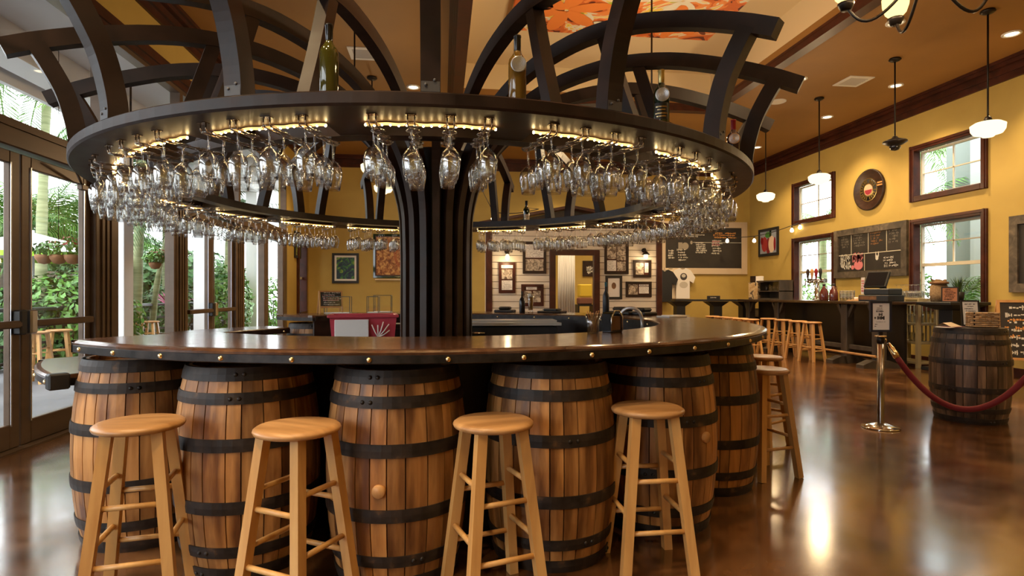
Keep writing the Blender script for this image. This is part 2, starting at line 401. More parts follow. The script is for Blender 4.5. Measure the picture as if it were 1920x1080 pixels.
# transom lights
tm = [-3.2, -1.05, 1.85, 4.12, 6.28, 7.98, 10.16, 11.63, YW]
for i in range(len(tm)-1):
    root = struct(bpy.data.objects.new('window_%d' % (10+i), None)); col.objects.link(root); root.location = (XL, tm[i], ZH1)
    W = tm[i+1]-tm[i]; H = ZT1-ZH1
    q = MB().box(-.10, .02, 0, .045, 0, H).box(-.10, .02, W-.045, W, 0, H).box(-.10, .02, .045, W-.045, 0, .05).box(-.10, .02, .045, W-.045, H-.05, H)
    q.obj('frame', 'bronze', root)
    MB().box(-.05, -.043, .045, W-.045, .05, H-.05).obj('pane', 'pane', root)
# fixed lights
for i, (a, b_) in enumerate(((-3.2, -1.2), (-.9, 1.7), (2.0, 4.05), (6.46, 7.82), (10.35, 11.55), (11.72, 12.85))):
    root = struct(bpy.data.objects.new('window_%d' % (20+i), None)); col.objects.link(root); root.location = (XL, a, 0); W = b_-a
    q = MB().box(-.09, .02, 0, .05, .12, ZH0).box(-.09, .02, W-.05, W, .12, ZH0).box(-.09, .02, 0, W, 0, .12).box(-.09, .02, .05, W-.05, ZH0-.06, ZH0)
    q.obj('frame', 'bronze', root); MB().box(-.04, -.033, .05, W-.05, .12, ZH0-.06).obj('pane', 'pane', root)
# double doors
def door(num, y0, y1, hinge_hi, handle):
    root = struct(bpy.data.objects.new('door_%d' % num, None)); col.objects.link(root); root.location = (XL, y0, 0); W = y1-y0; H = ZH0-.015
    s = .115
    q = MB().cbox(-.07, -.02, .004, s, .02, H, .006).cbox(-.07, -.02, W-s, W-.004, .02, H, .006).cbox(-.07, -.02, s, W-s, H-.10, H, .006).cbox(-.07, -.02, s, W-s, .02, .215, .006)
    q.obj('door_frame', 'bronze', root)
    MB().box(-.048, -.042, s, W-s, .215, H-.10).obj('pane', 'pane', root)
    MB().box(-.016, -.012, s-.012, s, .2, H-.09).box(-.016, -.012, W-s, W-s+.012, .2, H-.09).obj('glazing_bead', 'steel', root)
    bar = MB().cbox(.0, .045, .06, W-.06, .985, 1.045, .008).box(.046, .05, .08, W-.08, 1.0, 1.03)
    bar.box(-.02, .0, .07, .13, .99, 1.04).box(-.02, .0, W-.13, W-.07, .99, 1.04)
    bo = bar.obj('push_bar', 'bronze', root)
    yl = .055 if handle == 'lo' else W-.055
    MB().cbox(-.02, .05, yl-.04, yl+.04, .93, 1.13, .012).obj('latch_case', M['black'] if num % 2 else M['steel'], root)
    MB().cbox(-.02, .03, (W-.22) if hinge_hi else .12, (W-.12) if hinge_hi else .22, H-.16, H-.11, .006).tube([(.01, (W-.2) if hinge_hi else .2, H-.10), (.10, W/2, H+.02)], .012, 6).obj('door_closer', 'bronze', root)
door(1, 4.20, 5.15, False, 'hi'); door(2, 5.16, 6.10, True, 'lo'); door(3, 8.14, 9.05, False, 'hi'); door(4, 9.06, 9.98, True, 'lo')
struct(MB().box(XL-.14, XL+.06, 4.2, 6.1, -.001, .018).obj('trim_30', 'bronze'))
# small wooden window at the far end of the left wall
root = struct(bpy.data.objects.new('window_30', None)); col.objects.link(root); root.location = (XL, WLY[0], .75)
W = WLY[1]-WLY[0]; H = 1.8
MB().box(-.15, .05, 0, .1, 0, H).box(-.15, .05, W-.1, W, 0, H).box(-.15, .05, .1, W-.1, H-.1, H).box(-.15, .07, .1, W-.1, 0, .08).obj('casing', 'trimwood', root)
MB().box(-.10, -.06, .1, W-.1, H*.5-.03, H*.5+.03).box(-.10, -.06, W/2-.015, W/2+.015, .08, H-.1).obj('muntin', 'vinyl', root)
MB().box(-.085, -.08, .1, W-.1, .08, H-.1).obj('pane', 'pane', root)

# ------------------------------------------------------------------ ceiling fittings
def downlight(x, y, label, e=70, spot=110):
    r = thing('recessed_downlight', label, 'downlight', (x, y, ZC), 0, 'recessed downlights in the ceiling')
    MB().lathe([(.115, 0), (.115, -.012), (.095, -.018), (.075, -.004), (.075, 0)], 24).obj('trim_ring', 'white', r)
    MB().lathe([(0, -.004), (.074, -.004)], 20).obj('lens', M['bulbglow'], r)
    lamp('downlight_beam', 'SPOT', (0, 0, -.03), e, WARM, .06, spot, r)
M['bulbglow'] = glow('warm_lamp_glow', (1, .80, .50), 9)
DL = 230
for (px, py, lab) in ((1897, 63, 'recessed downlight nearest the right edge, above the tall pendant'), (1680, 160, 'recessed downlight behind the dark pendant stem'),
                      (1551, 219, 'small recessed downlight beside the middle white pendant stem'), (1500, 148, 'recessed downlight just right of a canopy beam end'),
                      (1679, 42, 'recessed downlight seen below the brass chandelier'), (775, 163, 'recessed downlight peeking over the ring left of the post')):
    p = pZ(px, py, ZC); downlight(p.x, p.y, lab, DL)
# the same grid goes on over the entrance, unseen; kiosk pair added for brightness
for (x, y, lab) in ((-1.6, .4, 'downlight above the entrance floor, nearest the glass doors'), (-.6, 1.6, 'downlight above the middle bar stools'), (-2.4, 2.4, 'downlight above the leftmost barrel and stool'), (-.6, -1.2, 'downlight behind the photographer, left of the tray'),
                    (6.6, 1.2, 'downlight above the open floor at the near right'), (7.2, 3.6, 'downlight above the floor before the old barrel'), (6.0, -1.2, 'downlight behind the photographer, right of the tray'), (2.6, -1.6, 'downlight behind the photographer in line with the tray'),
                    (-2.2, 12.3, 'downlight over the far left corner by the pear painting'), (2.9, 14.0, 'downlight added to brighten the room behind the kiosk doorway'), (5.2, 12.6, 'downlight over the gap right of the kiosk'), (5.9, 13.8, 'downlight over the t-shirts on the back wall'),
                    (7.6, 13.2, 'downlight over the far end of the serving bar'), (2.3, 13.0, 'downlight added to brighten the white curtain behind the kiosk')):
    downlight(x, y, lab, DL)
p = pZ(1458, 190, ZC); r = thing('ceiling_speaker', 'round white ceiling speaker grille near the canopy beam end', 'speaker', (p.x, p.y, ZC))
MB().lathe([(.15, 0), (.15, -.012), (.135, -.018), (.13, -.008)], 28).obj('rim', 'white', r); MB().lathe([(0, -.012), (.13, -.010)], 28).obj('grille', M['paper'], r)
def vent(px, py, label, rz):
    p = pZ(px, py, ZC); r = thing('ceiling_vent', label, 'air vent', (p.x, p.y, ZC), rz, 'square white ceiling vents')
    q = MB(); s = .22
    q.box(-s, s, -s, -s+.06, -.014, 0).box(-s, s, s-.06, s, -.014, 0).box(-s, -s+.06, -s+.06, s-.06, -.014, 0).box(s-.06, s, -s+.06, s-.06, -.014, 0)
    q.obj('frame', 'white', r); MB().box(-s+.06, s-.06, -s+.06, s-.06, -.003, -.001).obj('duct', 'black', r)
    for k in range(6): MB().bar((-s+.06, -s+.09+k*.052, -.008), (s-.06, -s+.09+k*.052, -.008), .03, .004, (0, .6, .8)).obj('louver', 'soffit', r)
vent(1600, 152, 'white square vent in the brown ceiling near the pendants', 0); vent(683, 100, 'white square vent in the ceiling behind the tall bottle', 0)
M['milk'] = glow('milk_glass_lit', (1, .82, .48), 1.8)
M['lampblack'] = plain('oil_rubbed_bronze', (.022, .016, .013), .4, .6)
def pendant(x, y, zs, label, lit=True, e=45):
    r = thing('pendant_lamp', label, 'pendant lamp', (x, y, ZC), 0, 'schoolhouse pendants on long stems')
    MB().lathe([(0, 0), (.075, 0), (.085, -.02), (.06, -.04), (.025, -.055), (0, -.055)], 20).obj('ceiling_cup', 'lampblack', r)
    z = zs-ZC
    MB().tube([(0, 0, -.05), (0, 0, z+.14)], .011, 8).obj('stem', 'lampblack', r)
    if lit:
        MB().lathe([(0, z+.16), (.03, z+.16), (.045, z+.12), (.055, z+.10), (0, z+.10)], 18).obj('fitter', 'lampblack', r)
        MB().lathe([(.05, z+.105), (.14, z+.085), (.185, z+.055), (.178, z-.01), (.15, z-.055), (.08, z-.075), (.06, z-.095), (0, z-.10)], 28).obj('lamp_shade', 'milk', r)
        lamp('pendant_glow', 'POINT', (0, 0, z-.22), e, WARM, .10, None, r)
    else:
        MB().lathe([(0, z+.14), (.03, z+.13), (.05, z+.10), (.16, z+.06), (.165, z+.04), (.10, z-.0), (.075, z-.01), (0, z-.01)], 24).obj('housing', 'lampblack', r)
        MB().lathe([(.07, z-.01), (.075, z-.04), (.05, z-.075), (0, z-.09)], 20).obj('globe', 'blackgloss', r)
pendant(6.82, 6.48, 3.33, 'lit white pendant nearest the right edge, on a long dark stem'); pendant(6.82, 7.98, 3.52, 'unlit dark metal pendant above the round barrel sign', False)
pendant(6.82, 9.75, 3.35, 'lit white pendant hanging before the small upper window'); pendant(6.82, 11.5, 3.31, 'lit white pendant by the right end of the glass rack')
pendant(-1.15, 7.8, 3.5, 'unlit dark pendant whose stem shows behind the tall bottle', False); pendant(-1.15, 9.7, 3.32, 'lit pendant mostly hidden behind the canopy ring'); pendant(-1.15, 11.55, 3.32, 'lit white pendant seen left of the column below the ring')

# mural panel inside the tray
m, t, b = nt('painted_flower_mural'); v = coords(t, (1, 1, 1), False)
n1 = node(t, 'ShaderNodeTexNoise'); n1.inputs['Scale'].default_value = 1.3; n1.inputs['Detail'].default_value = 2; n1.inputs['Distortion'].default_value = 2.5; t.links.new(v, n1.inputs['Vector'])
cc = ramp(t, n1.outputs['Fac'], [(.30, (.12, .02, .01)), (.38, (.62, .14, .03)), (.47, (.78, .26, .07)), (.52, (.80, .30, .10)), (.55, (.75, .72, .62)), (.60, (.85, .60, .12)), (.66, (.35, .45, .05)), (.70, (.70, .16, .04)), (.8, (.20, .04, .02))])
for e in t.nodes:
    if e.type == 'VALTORGB': e.color_ramp.interpolation = 'CONSTANT'
t.links.new(cc, b.inputs['Base Color']); b.inputs['Roughness'].default_value = .6; M['mural'] = m
r = thing('ceiling_mural', 'large orange flower painting fixed flat inside the ceiling tray', 'mural', (0, 0, 0))
MB().box(1.0, 4.2, 3.2, 8.75, TZ-.10, TZ-.03).obj('panel', 'mural', r); MB().box(1.06, 4.14, 3.26, 8.69, TZ-.03, TZ).obj('batten', 'cream', r)
# petals and leaves painted large: raised cut-outs on the panel
pet = plain('mural_petal_orange', (.80, .24, .05), .6); lf = plain('mural_leaf_green', (.45, .60, .07), .6); whp = plain('mural_petal_white', (.78, .76, .68), .6); brp = plain('mural_seed_brown', (.16, .035, .015), .6)
for (cx, cy_, R_, nn, mm) in ((1.75, 8.05, .62, 6, pet), (1.55, 8.0, .18, 5, brp), (2.2, 8.35, .26, 3, whp), (2.5, 7.7, .32, 4, lf), (3.5, 8.2, .5, 7, pet), (3.3, 7.6, .35, 5, whp), (2.9, 7.0, .6, 6, pet), (3.9, 8.4, .2, 4, brp)):
    q = MB()
    for k in range(nn):
        a = 2*pi*k/nn+cx; u = Vector((cos(a), sin(a), 0)); vv = Vector((-sin(a), cos(a), 0))
        q.disc(Vector((cx, cy_, TZ-.104-.002*(k % 3)))+u*R_*.55, u, vv, R_*.5, R_*.2, 14)
    q.obj('petal_cluster', mm, r)

# chandelier under the tray
M['amber'] = glow('amber_glass_lit', (1, .74, .27), 1.9)
def chandelier(loc, rz, label):
  ch = thing('brass_chandelier', label, 'chandelier', loc, rz, 'chandeliers under the ceiling tray')
  ZO = loc[2]
  MB().tube([(0, 0, .1), (0, 0, TZ-ZO)], .012, 8).lathe([(0, -.08), (.03, -.06), (.05, -.03), (.03, .05), (.055, .12), (.02, .2), (0, .2)], 18).obj('stem', 'lampblack', ch)
  MB().lathe([(0, TZ-ZO), (.09, TZ-ZO), (.08, TZ-3.08), (0, TZ-3.10)], 18).obj('ceiling_cup', 'lampblack', ch)
  for k in range(5):
      a = 2*pi*k/5; u = Vector((cos(a), sin(a), 0))
      pts = []
      for i in range(15):
          s = i/14; pts.append(u*(.03+.39*s+.03*sin(s*pi))+Vector((0, 0, .10-.62*sin(s*pi*.62)*.55+.20*s*s)))
      ar = MB().tube(pts, .010, 7).obj('arm', 'lampblack', ch)
      e = pts[-1]
      MB().lathe([(0, -.03), (.03, -.03), (.045, 0), (.05, .015), (0, .015)], 14, e).obj('cup_holder', 'lampblack', ar)
      MB().lathe([(.03, .015), (.062, .05), (.078, .10), (.082, .15), (.078, .15), (.072, .10), (.056, .055), (0, .02)], 18, e).obj('glass_cup', 'amber', ar)
      lamp('chandelier_glow', 'POINT', e+Vector((0, 0, .20)), 26, WARM, .05, None, ch)

chandelier((2.90, 3.15, 3.12), 1.24, 'brass chandelier with amber glass cups at the top right')
chandelier((2.67, 7.13, 3.05), .1, 'amber glass chandelier mostly hidden behind the glass rack at right')

# ================================================================== THE ROUND BAR
BX, BY = -.05, 5.0
def dv(phi): a = radians(phi); return Vector((sin(a), -cos(a), 0))
def at(phi, r, z=0.0): d = dv(phi); return Vector((BX+d.x*r, BY+d.y*r, z))
def rot(phi): return radians(phi)-pi/2     # turns local +x into the outward direction
def ringpt(px, R, near=True):               # point of the circle of radius R that the photo column px meets
    k = (px-960)/FPX; cx = BX*CA-BY*SA; cyy = BX*SA+BY*CA
    A_ = k*k+1; B_ = -2*(k*cx+cyy); C_ = cx*cx+cyy*cyy-R*R; D_ = max(B_*B_-4*A_*C_, 0)
    d = (-B_-sqrt(D_))/(2*A_) if near else (-B_+sqrt(D_))/(2*A_)
    p = P(px, HY, d); return p, math.degrees(atan2(p.x-BX, -(p.y-BY)))
# ---- canopy: a tree of bent timber arms carrying a ring
ZR0, ZR1 = 2.06, 2.125
can = thing('bar_canopy', 'dark timber column with arching arms carrying the round glass rack', 'canopy', (BX, BY, 0))
Rm = MB()
Rm.arc([(2.27, ZR0), (2.51, ZR0), (2.52, ZR0+.01), (2.52, ZR1-.008), (2.51, ZR1), (2.27, ZR1)], 0, 360, 144, full=True).obj('outer_ring', 'dark', can)
MB().arc([(1.95, ZR0), (2.05, ZR0), (2.05, ZR1), (1.95, ZR1)], 0, 360, 144, full=True).obj('inner_ring', 'dark', can)
MB().lathe([(0, 0), (.19, 0), (.19, 2.0), (.22, 2.25), (.30, 2.45), (.0, 2.5)], 18, smooth=False).obj('core', 'black', can)
def spline(ctrl, n):
    pts = []
    L = [Vector((a, b, 0)) for a, b in ctrl]; L = [L[0]*2-L[1]]+L+[L[-1]*2-L[-2]]
    for i in range(1, len(L)-2):
        for k in range(n):
            s = k/n; p0, p1, p2, p3 = L[i-1:i+3]
            q = .5*((2*p1)+(p2-p0)*s+(2*p0-5*p1+4*p2-p3)*s*s+(3*p1-p0-3*p2+p3)*s**3); pts.append((q.x, q.y))
    pts.append(ctrl[-1]); return pts
armc = spline([(.245, .0), (.245, 1.0), (.247, 1.70), (.275, 2.02), (.39, 2.34), (.60, 2.60), (.84, 2.79), (1.15, 2.92), (1.55, 2.985), (1.95, 2.955), (2.33, 2.855), (2.62, 2.745), (2.81, 2.655)], 4)
arm_me = MB().board(armc, [.12 if x < .25 else max(.096, .12-(x-.25)*.08) for x, z in armc], [.056 if z < 1.9 else min(.082, .056+.030*max(0, x-.25)) for x, z in armc]).mesh('arm', 'dark')
ribc = spline([(2.46, ZR1-.005), (2.475, 2.26), (2.52, 2.44), (2.585, 2.58), (2.66, 2.71)], 4)
rib_me = MB().board(ribc, .095, .085).mesh('rib', 'dark')
inc = spline([(2.0, ZR1-.005), (1.965, 2.24), (1.915, 2.38), (1.85, 2.56), (1.785, 2.76), (1.73, 2.94)], 4)
inb_me = MB().board(inc, .085, .075).mesh('inner_brace', 'dark')
brc_me = MB().box(2.045, 2.28, -.11, .11, ZR0+.004, ZR1-.004).mesh('cross_board', 'dark')
plate_me = MB().box(2.505, 2.512, -.04, .04, ZR1, ZR1+.045).lathe([(0, 0), (.007, 0), (.007, .004), (0, .005)], 8, mat=Matrix.Translation((2.512, -.02, ZR1+.03)) @ Matrix.Rotation(pi/2, 4, 'Y')).lathe([(0, 0), (.007, 0), (.007, .004), (0, .005)], 8, mat=Matrix.Translation((2.512, .018, ZR1+.05)) @ Matrix.Rotation(pi/2, 4, 'Y')).mesh('steel_bracket', plain('galvanised_plate', (.10, .10, .105), .55, .6))
for k in range(18):
    phi = 20*k
    link('arm', arm_me, can, None, rot(phi))
    rb = link('rib', rib_me, can, None, rot(phi)); link('inner_brace', inb_me, can, None, rot(phi))
    link('steel_bracket', plate_me, rb, (0, 0, 0))
    link('cross_board', brc_me, can, None, rot(phi+10))
# ---- wire glass rails (four to each bay), rope lights
def hookrail():
    q = MB()
    for s in (-1, 1):
        y = s*.016
        q.tube([(2.40, y, ZR0), (2.40, y, ZR0-.03), (2.395, y, ZR0-.042), (2.38, y, ZR0-.045), (2.06, y, ZR0-.045), (2.045, y, ZR0-.042), (2.04, y*1.2, ZR0-.03)], .0035, 6)
    q.tube([(2.05, -.016, ZR0-.045), (2.035, 0, ZR0-.045), (2.05, .016, ZR0-.045)], .0035, 6)
    q.box(2.385, 2.415, -.024, .024, ZR0-.004, ZR0)
    return q.mesh('glass_rail', 'wire')
rail_me = hookrail()
M['rope'] = glow('rope_light_glow', (1, .50, .13), 3.0)
M['ropebulb'] = glow('rope_bulb_glow', (1, .70, .30), 70)
BAYANG = (-6.2, -2.1, 2.1, 6.2)
for k in range(18):
    q = MB(); pts = [at(20*k+a, 2.285+.006*sin(a*2.1))-Vector((BX, BY, 0))+Vector((0, 0, ZR0-.012)) for a in [-7.6+15.2*i/32 for i in range(33)]]
    q.tube(pts, .0065, 6); ro = q.obj('rope_light', 'rope', can)
    q = MB()
    for i in range(0, 33, 2): q.lathe([(0, -.008), (.0055, -.004), (.0055, .004), (0, .008)], 6, pts[i]-Vector((0, 0, .003)))
    q.obj('bulb_row', 'ropebulb', ro)
    for a in BAYANG: link('glass_rail', rail_me, can, None, rot(20*k+a))
# ---- wine glasses hanging by their feet
gp = [(0, .004), (.034, .002), (.036, 0), (.034, -.003), (.014, -.007), (.006, -.016), (.0042, -.045), (.0042, -.078), (.007, -.090), (.024, -.102), (.040, -.122), (.0465, -.148), (.0455, -.172), (.040, -.205), (.0345, -.238),
      (.0330, -.238), (.0385, -.205), (.0438, -.172), (.0448, -.148), (.0385, -.1235), (.023, -.105), (0, -.096)]
glass_me = MB().lathe(gp, 18).mesh('wine_glass', 'glass')
gp2 = [(0, .004), (.032, .002), (.034, 0), (.032, -.003), (.012, -.007), (.005, -.016), (.004, -.05), (.004, -.088), (.010, -.100), (.030, -.118), (.042, -.140), (.043, -.165), (.039, -.200), (.036, -.228),
       (.0345, -.228), (.0375, -.200), (.0413, -.165), (.0403, -.140), (.028, -.120), (0, -.106)]
glass2_me = MB().lathe(gp2, 18).mesh('wine_glass', 'glass')
bays = {0: 'straight in front of the column', 20: 'under the black-capped amber bottle', 40: 'under the gold-capped bottle', 60: 'under the red-capped bottle', 80: 'at the right end of the rack',
        100: 'at far right by the menu board', 120: 'above the right-hand framed pictures', 140: 'above the kiosk doorway', 160: 'above the left sconce', 180: 'directly behind the column',
        200: 'above the sunburst picture', 220: 'above the framed green picture', 240: 'above the small easel board', 260: 'before the far glass doors', 280: 'at far left by the windows',
        300: 'at the near left end', 320: 'in the second bay from left', 340: 'under the tall green bottle'}
ordn = ('first', 'second', 'third', 'fourth')
depn = ('outermost', 'second outermost', 'second innermost', 'innermost')
for k in range(18):
    phi = 20*k
    for ai, a in enumerate(BAYANG):
        for gi in range(4):
            rr_ = 2.372-gi*.097+RNG.uniform(-.008, .008)
            g = link('wine_glass', glass_me if RNG.random() < .75 else glass2_me, None, at(phi+a, rr_, ZR0-.0415), RNG.uniform(0, 6))
            g.scale = (1, 1, 1) if RNG.random() < .6 else (.94, .94, .95)
            lab = '%s wine glass on the %s rail %s' % (depn[gi], ordn[ai], bays[phi])
            tag(g, lab, 'wine glass', 'hanging wine glasses ' + bays[phi])

# ---- bar counter
ZT = 1.030; RO, RI = 2.60, 1.86
def counter(name, label, p0, p1, zt, ro=RO, ri=RI, ends=(.3, .3)):
    c = thing(name, label, 'counter', (BX, BY, 0)); n = max(int(abs(p1-p0)/2), 4)
    MB().arc([(ri, zt-.046), (ri-.004, zt-.008), (ri+.006, zt), (ro-.030, zt), (ro-.010, zt-.004), (ro+.002, zt-.012), (ro-.002, zt-.022), (ro-.012, zt-.046)], p0, p1, n, smooth=False).obj('worktop', 'top', c)
    MB().arc([(ro-.03, zt-.060), (ro-.004, zt-.060), (ro, zt-.056), (ro, zt-.024), (ro-.004, zt-.021), (ro-.03, zt-.021)], p0, p1, n).obj('edge_band', 'iron', c)
    MB().arc([(ri-.010, zt-.060), (ri+.02, zt-.060), (ri+.02, zt-.015), (ri-.010, zt-.015)], p0, p1, n).obj('inner_band', 'iron', c)
    # rounded ends
    for pe, s, ek in ((p0, -1, ends[0]), (p1, 1, ends[1])):
        d = dv(pe); tt = Vector((cos(radians(pe)), sin(radians(pe)), 0))*s; mid = d*((ro+ri)/2); hw = (ro-ri)/2
        prof = []
        for i in range(13):
            a = pi*i/12; prof.append(mid+d*hw*cos(a)+tt*hw*ek*sin(a))
        vs_ = [p+Vector((0, 0, zt-.046)) for p in prof]+[p+Vector((0, 0, zt)) for p in prof]
        MB().add(vs_, [tuple(range(13)), tuple(range(25, 12, -1))]+[(i, i+1, i+14, i+13) for i in range(12)]).obj('worktop_end', 'top', c)
        vs_ = [p+(p-mid).normalized()*.004+Vector((0, 0, zt-.060)) for p in prof]+[p+(p-mid).normalized()*.004+Vector((0, 0, zt-.021)) for p in prof]
        MB().add(vs_, [(i, i+1, i+14, i+13) for i in range(12)]+[tuple(range(13)), tuple(range(25, 12, -1))]).obj('end_band', 'iron', c)
    m_ = MB().lathe([(0, .009), (.006, .008), (.0105, .004), (.012, 0)], 12, mat=Matrix.Rotation(pi/2, 4, 'Y')).mesh('rivet', 'brass')
    nr = int(abs(p1-p0)/7.1)
    for i in range(nr+1):
        ph = p0+2+(p1-p0-4)*i/nr
        d = dv(ph); link('rivet', m_, c, (d.x*ro, d.y*ro, zt-.041), rot(ph))
        if i % 2 == 0: link('rivet', m_, c, (d.x*(ri-.010), d.y*(ri-.010), zt-.038), rot(ph)+pi)
    return c
bar = counter('bar_counter', 'round polished dark bar counter with iron band and brass studs on barrels', -43, 224, ZT)
lw1 = counter('low_counter', 'low counter leaf sticking out left of the leftmost barrel', -64, -45, .855, 2.665, 2.10, (.55, .06))
lw2 = counter('low_counter', 'low counter leaf at the far left of the bar before the glass doors', 228, 254, .90, 2.66, 2.12, (.1, .5))
MB().cbox(-.03, .06, -.03, .03, -.06, .02, .008).obj('bracket', 'black', lw1, at(-44.4, 2.625, .845)-Vector((BX, BY, 0)), rot(-44))
for l, ph, z in ((lw2, 240, .82),):
    d = dv(ph)*2.42
    MB().lathe([(.2, 0), (.2, .03), (.05, .05), (.04, .1), (.04, z-.03), (.12, z-.01), (.12, z)], 16, d).obj('pedestal', 'black', l)
# dark wall under the counter, behind the barrels
MB().arc([(1.88, 0), (1.905, 0), (1.905, ZT-.061), (1.88, ZT-.061)], -43, 224, 120).obj('bar_front_panel', M['dark'], bar)

# ---- barrels
def stave_set(h, rb, rh, n, seed):
    rg = random.Random(seed); ws = [rg.uniform(.75, 1.35) for _ in range(n)]; tot = sum(ws); a = 0; out = []
    for w_ in ws:
        da = 2*pi*w_/tot; g = .0026/rb; vs_ = []; fs = []; NZ = 8; NA = 2
        for i in range(NZ+1):
            s = i/NZ; z = h*s; r = rh+(rb-rh)*(1-(2*s-1)**2)**.9
            for j in range(NA+1):
                t_ = a+g+(da-2*g)*j/NA; vs_.append((r*cos(t_), r*sin(t_), z))
            vs_.append(((r-.025)*cos(a+da-g), (r-.025)*sin(a+da-g), z)); vs_.append(((r-.025)*cos(a+g), (r-.025)*sin(a+g), z))
        m_ = NA+3
        for i in range(NZ):
            for j in range(m_):
                j2 = (j+1) % m_; fs.append((i*m_+j, i*m_+j2, (i+1)*m_+j2, (i+1)*m_+j))
        fs += [tuple(range(m_-1, -1, -1)), tuple(NZ*m_+j for j in range(m_))]
        out.append((vs_, fs)); a += da
    return out
HOOPS = ((0.0, .062), (.115, .168), (.325, .385), (.615, .675), (.832, .885), (.938, 1.0))
def make_barrel(name, label, loc, rz, seed, mat='stave', h=.935, rb=.325, rh=.272, group=None, bung=None):
    B = thing(name, label, 'barrel', loc, rz, group)
    def rad(s): return rh+(rb-rh)*(1-(2*s-1)**2)**.9
    for vs_, fs in stave_set(h, rb, rh, 25, seed): MB().add(vs_, fs).obj('stave', mat, B)
    MB().lathe([(0, h-.03), (rh-.02, h-.03), (rh-.02, .03), (0, .03)], 24, smooth=False).obj('head', 'head', B)
    rv = MB().lathe([(0, .007), (.006, .006), (.009, .003), (.010, 0)], 8, mat=Matrix.Rotation(pi/2, 4, 'Y')).mesh('rivet', 'iron')
    rg = random.Random(seed)
    for a, b_ in HOOPS:
        pr = [(rad(a)+.005, h*a), (rad((a+b_)/2)+.0065, h*(a+b_)/2), (rad(b_)+.005, h*b_), (rad(b_)-.012, h*b_), (rad(a)-.012, h*a), (rad(a)+.005, h*a)]
        hp = MB().lathe(pr, 48, smooth=False).obj('hoop', 'hoop', B)
        a0 = rg.uniform(0, 6.28) if rg.random() < .5 else -pi/2-rz+rg.uniform(-.5, .5)
        r_ = rad((a+b_)/2)+.006
        for da in (-.06, .06): link('rivet', rv, hp, (r_*cos(a0+da), r_*sin(a0+da), h*(a+b_)/2), a0+da)
    if bung is not None:
        a_, s = bung; aa = a_-rz; r_ = rad(s)
        MB().lathe([(0, .016), (.026, .014), (.029, .008), (.029, -.01)], 18, mat=Matrix.Rotation(pi/2, 4, 'Y')).obj('bung', 'seatw', B, (r_*cos(aa), r_*sin(aa), h*s), aa)
    return B
bl = ['upright oak barrel at the left end beside the low counter leaf', 'pale upright oak barrel behind the second stool from left', 'upright oak barrel with a round wooden bung facing front', 'upright oak barrel behind the third stool from left',
      'upright oak barrel behind the fourth stool from left', 'upright oak barrel furthest right along the bar front', 'upright oak barrel just showing behind the two right-hand stools', 'oak barrel under the far right of the counter', 'oak barrel under the counter towards the picture wall',
      'oak barrel under the back of the counter']
for i, ph in enumerate((-41.5, -23.0, -4.0, 15.0, 34.0, 53.5, 73, 93, 113, 133)):
    bg_ = None
    if i == 2: bg_ = (rot(-4)-.10, .47)
    if i == 4: bg_ = (rot(34)-.1, .55)
    make_barrel('bar_barrel', bl[i], at(ph, 2.245 if i else 2.29), RNG.uniform(0, 6), 11+i, group='barrels under the round bar', bung=bg_)
make_barrel('bar_barrel', 'oak barrel under the far left end of the counter', at(218, 2.245), 1.0, 51, group='barrels under the round bar')

# ---- stools
SH = .74
def make_stool():
    s = thing('bar_stool', '', 'stool')
    del s['category']
    MB().lathe([(0, SH), (.140, SH), (.155, SH-.003), (.166, SH-.011), (.168, SH-.018), (.163, SH-.028), (.15, SH-.033), (0, SH-.033)], 36).obj('seat', 'seatw', s)
    T_, B_ = .088, .158
    cor = [(-1, -1), (1, -1), (1, 1), (-1, 1)]
    for sx, sy in cor: MB().bar((sx*T_, sy*T_, SH-.034), (sx*B_, sy*B_, 0), .041, .041, (sx*1.0, 0, .3), 1.0).obj('leg', 'stool', s)
    def lp(i, z): k = 1-z/(SH-.034); sx, sy = cor[i]; v_ = T_+(B_-T_)*k; return Vector((sx*v_, sy*v_, z))
    for i in range(4):
        j = (i+1) % 4
        for z in ((.205, .425) if i % 2 == 0 else (.275, .495)): MB().tube([lp(i, z), lp(j, z)], .0115, 8).obj('rung', 'stool', s)
    return s
proto_stool = make_stool(); used = []
def stool(loc, rz, label, group, sc_=1.0):
    o = proto_stool if not used else copy_tree(proto_stool); used.append(1)
    o.location = loc; o.rotation_euler = (0, 0, rz); o.scale = (sc_,)*3; return tag(o, label, 'stool', group)
def floor_at(px, d): p = P(px, HY, d); return Vector((p.x, p.y, 0))
G = 'stools round the bar'
stool(floor_at(262, 2.37), .30-YAW, 'round wooden bar stool at the far left before the leftmost barrel', G)
stool(floor_at(558, 2.30), -.42-YAW, 'round wooden bar stool second from left, before two barrels', G)
stool(floor_at(925, 2.40), .42-YAW, 'round wooden bar stool in the middle, right of the bunged barrel', G)
stool(floor_at(1214, 2.68), .12-YAW, 'round wooden bar stool fourth from left with a darker seat', G)
stool(floor_at(1432, 4.05), .2, 'nearer of the two stools tucked at the right of the bar', G)
stool(floor_at(1428, 4.85), .5, 'farther of the two stools tucked at the right of the bar', G)
G = 'stools along the serving bar'
for i, (px, d, lab) in enumerate(((1532, 10.75, 'stool nearest the trestle leg in the row of four'), (1505, 11.25, 'second stool from the trestle leg in the row of four'), (1477, 11.8, 'third stool from the trestle leg in the row of four'), (1449, 12.4, 'fourth stool from the trestle leg, nearest the round bar'))):
    stool(floor_at(px, d)-Vector((.10, 0, 0)), .3, lab, G)
for i, px in enumerate((1408, 1389, 1371, 1353, 1336)):
    stool(floor_at(px, 12.0+.42*i), .2*i, 'pale stool top at the back table, %s from the right' % ('first', 'second', 'third', 'fourth', 'fifth')[i], 'stools at the back table')

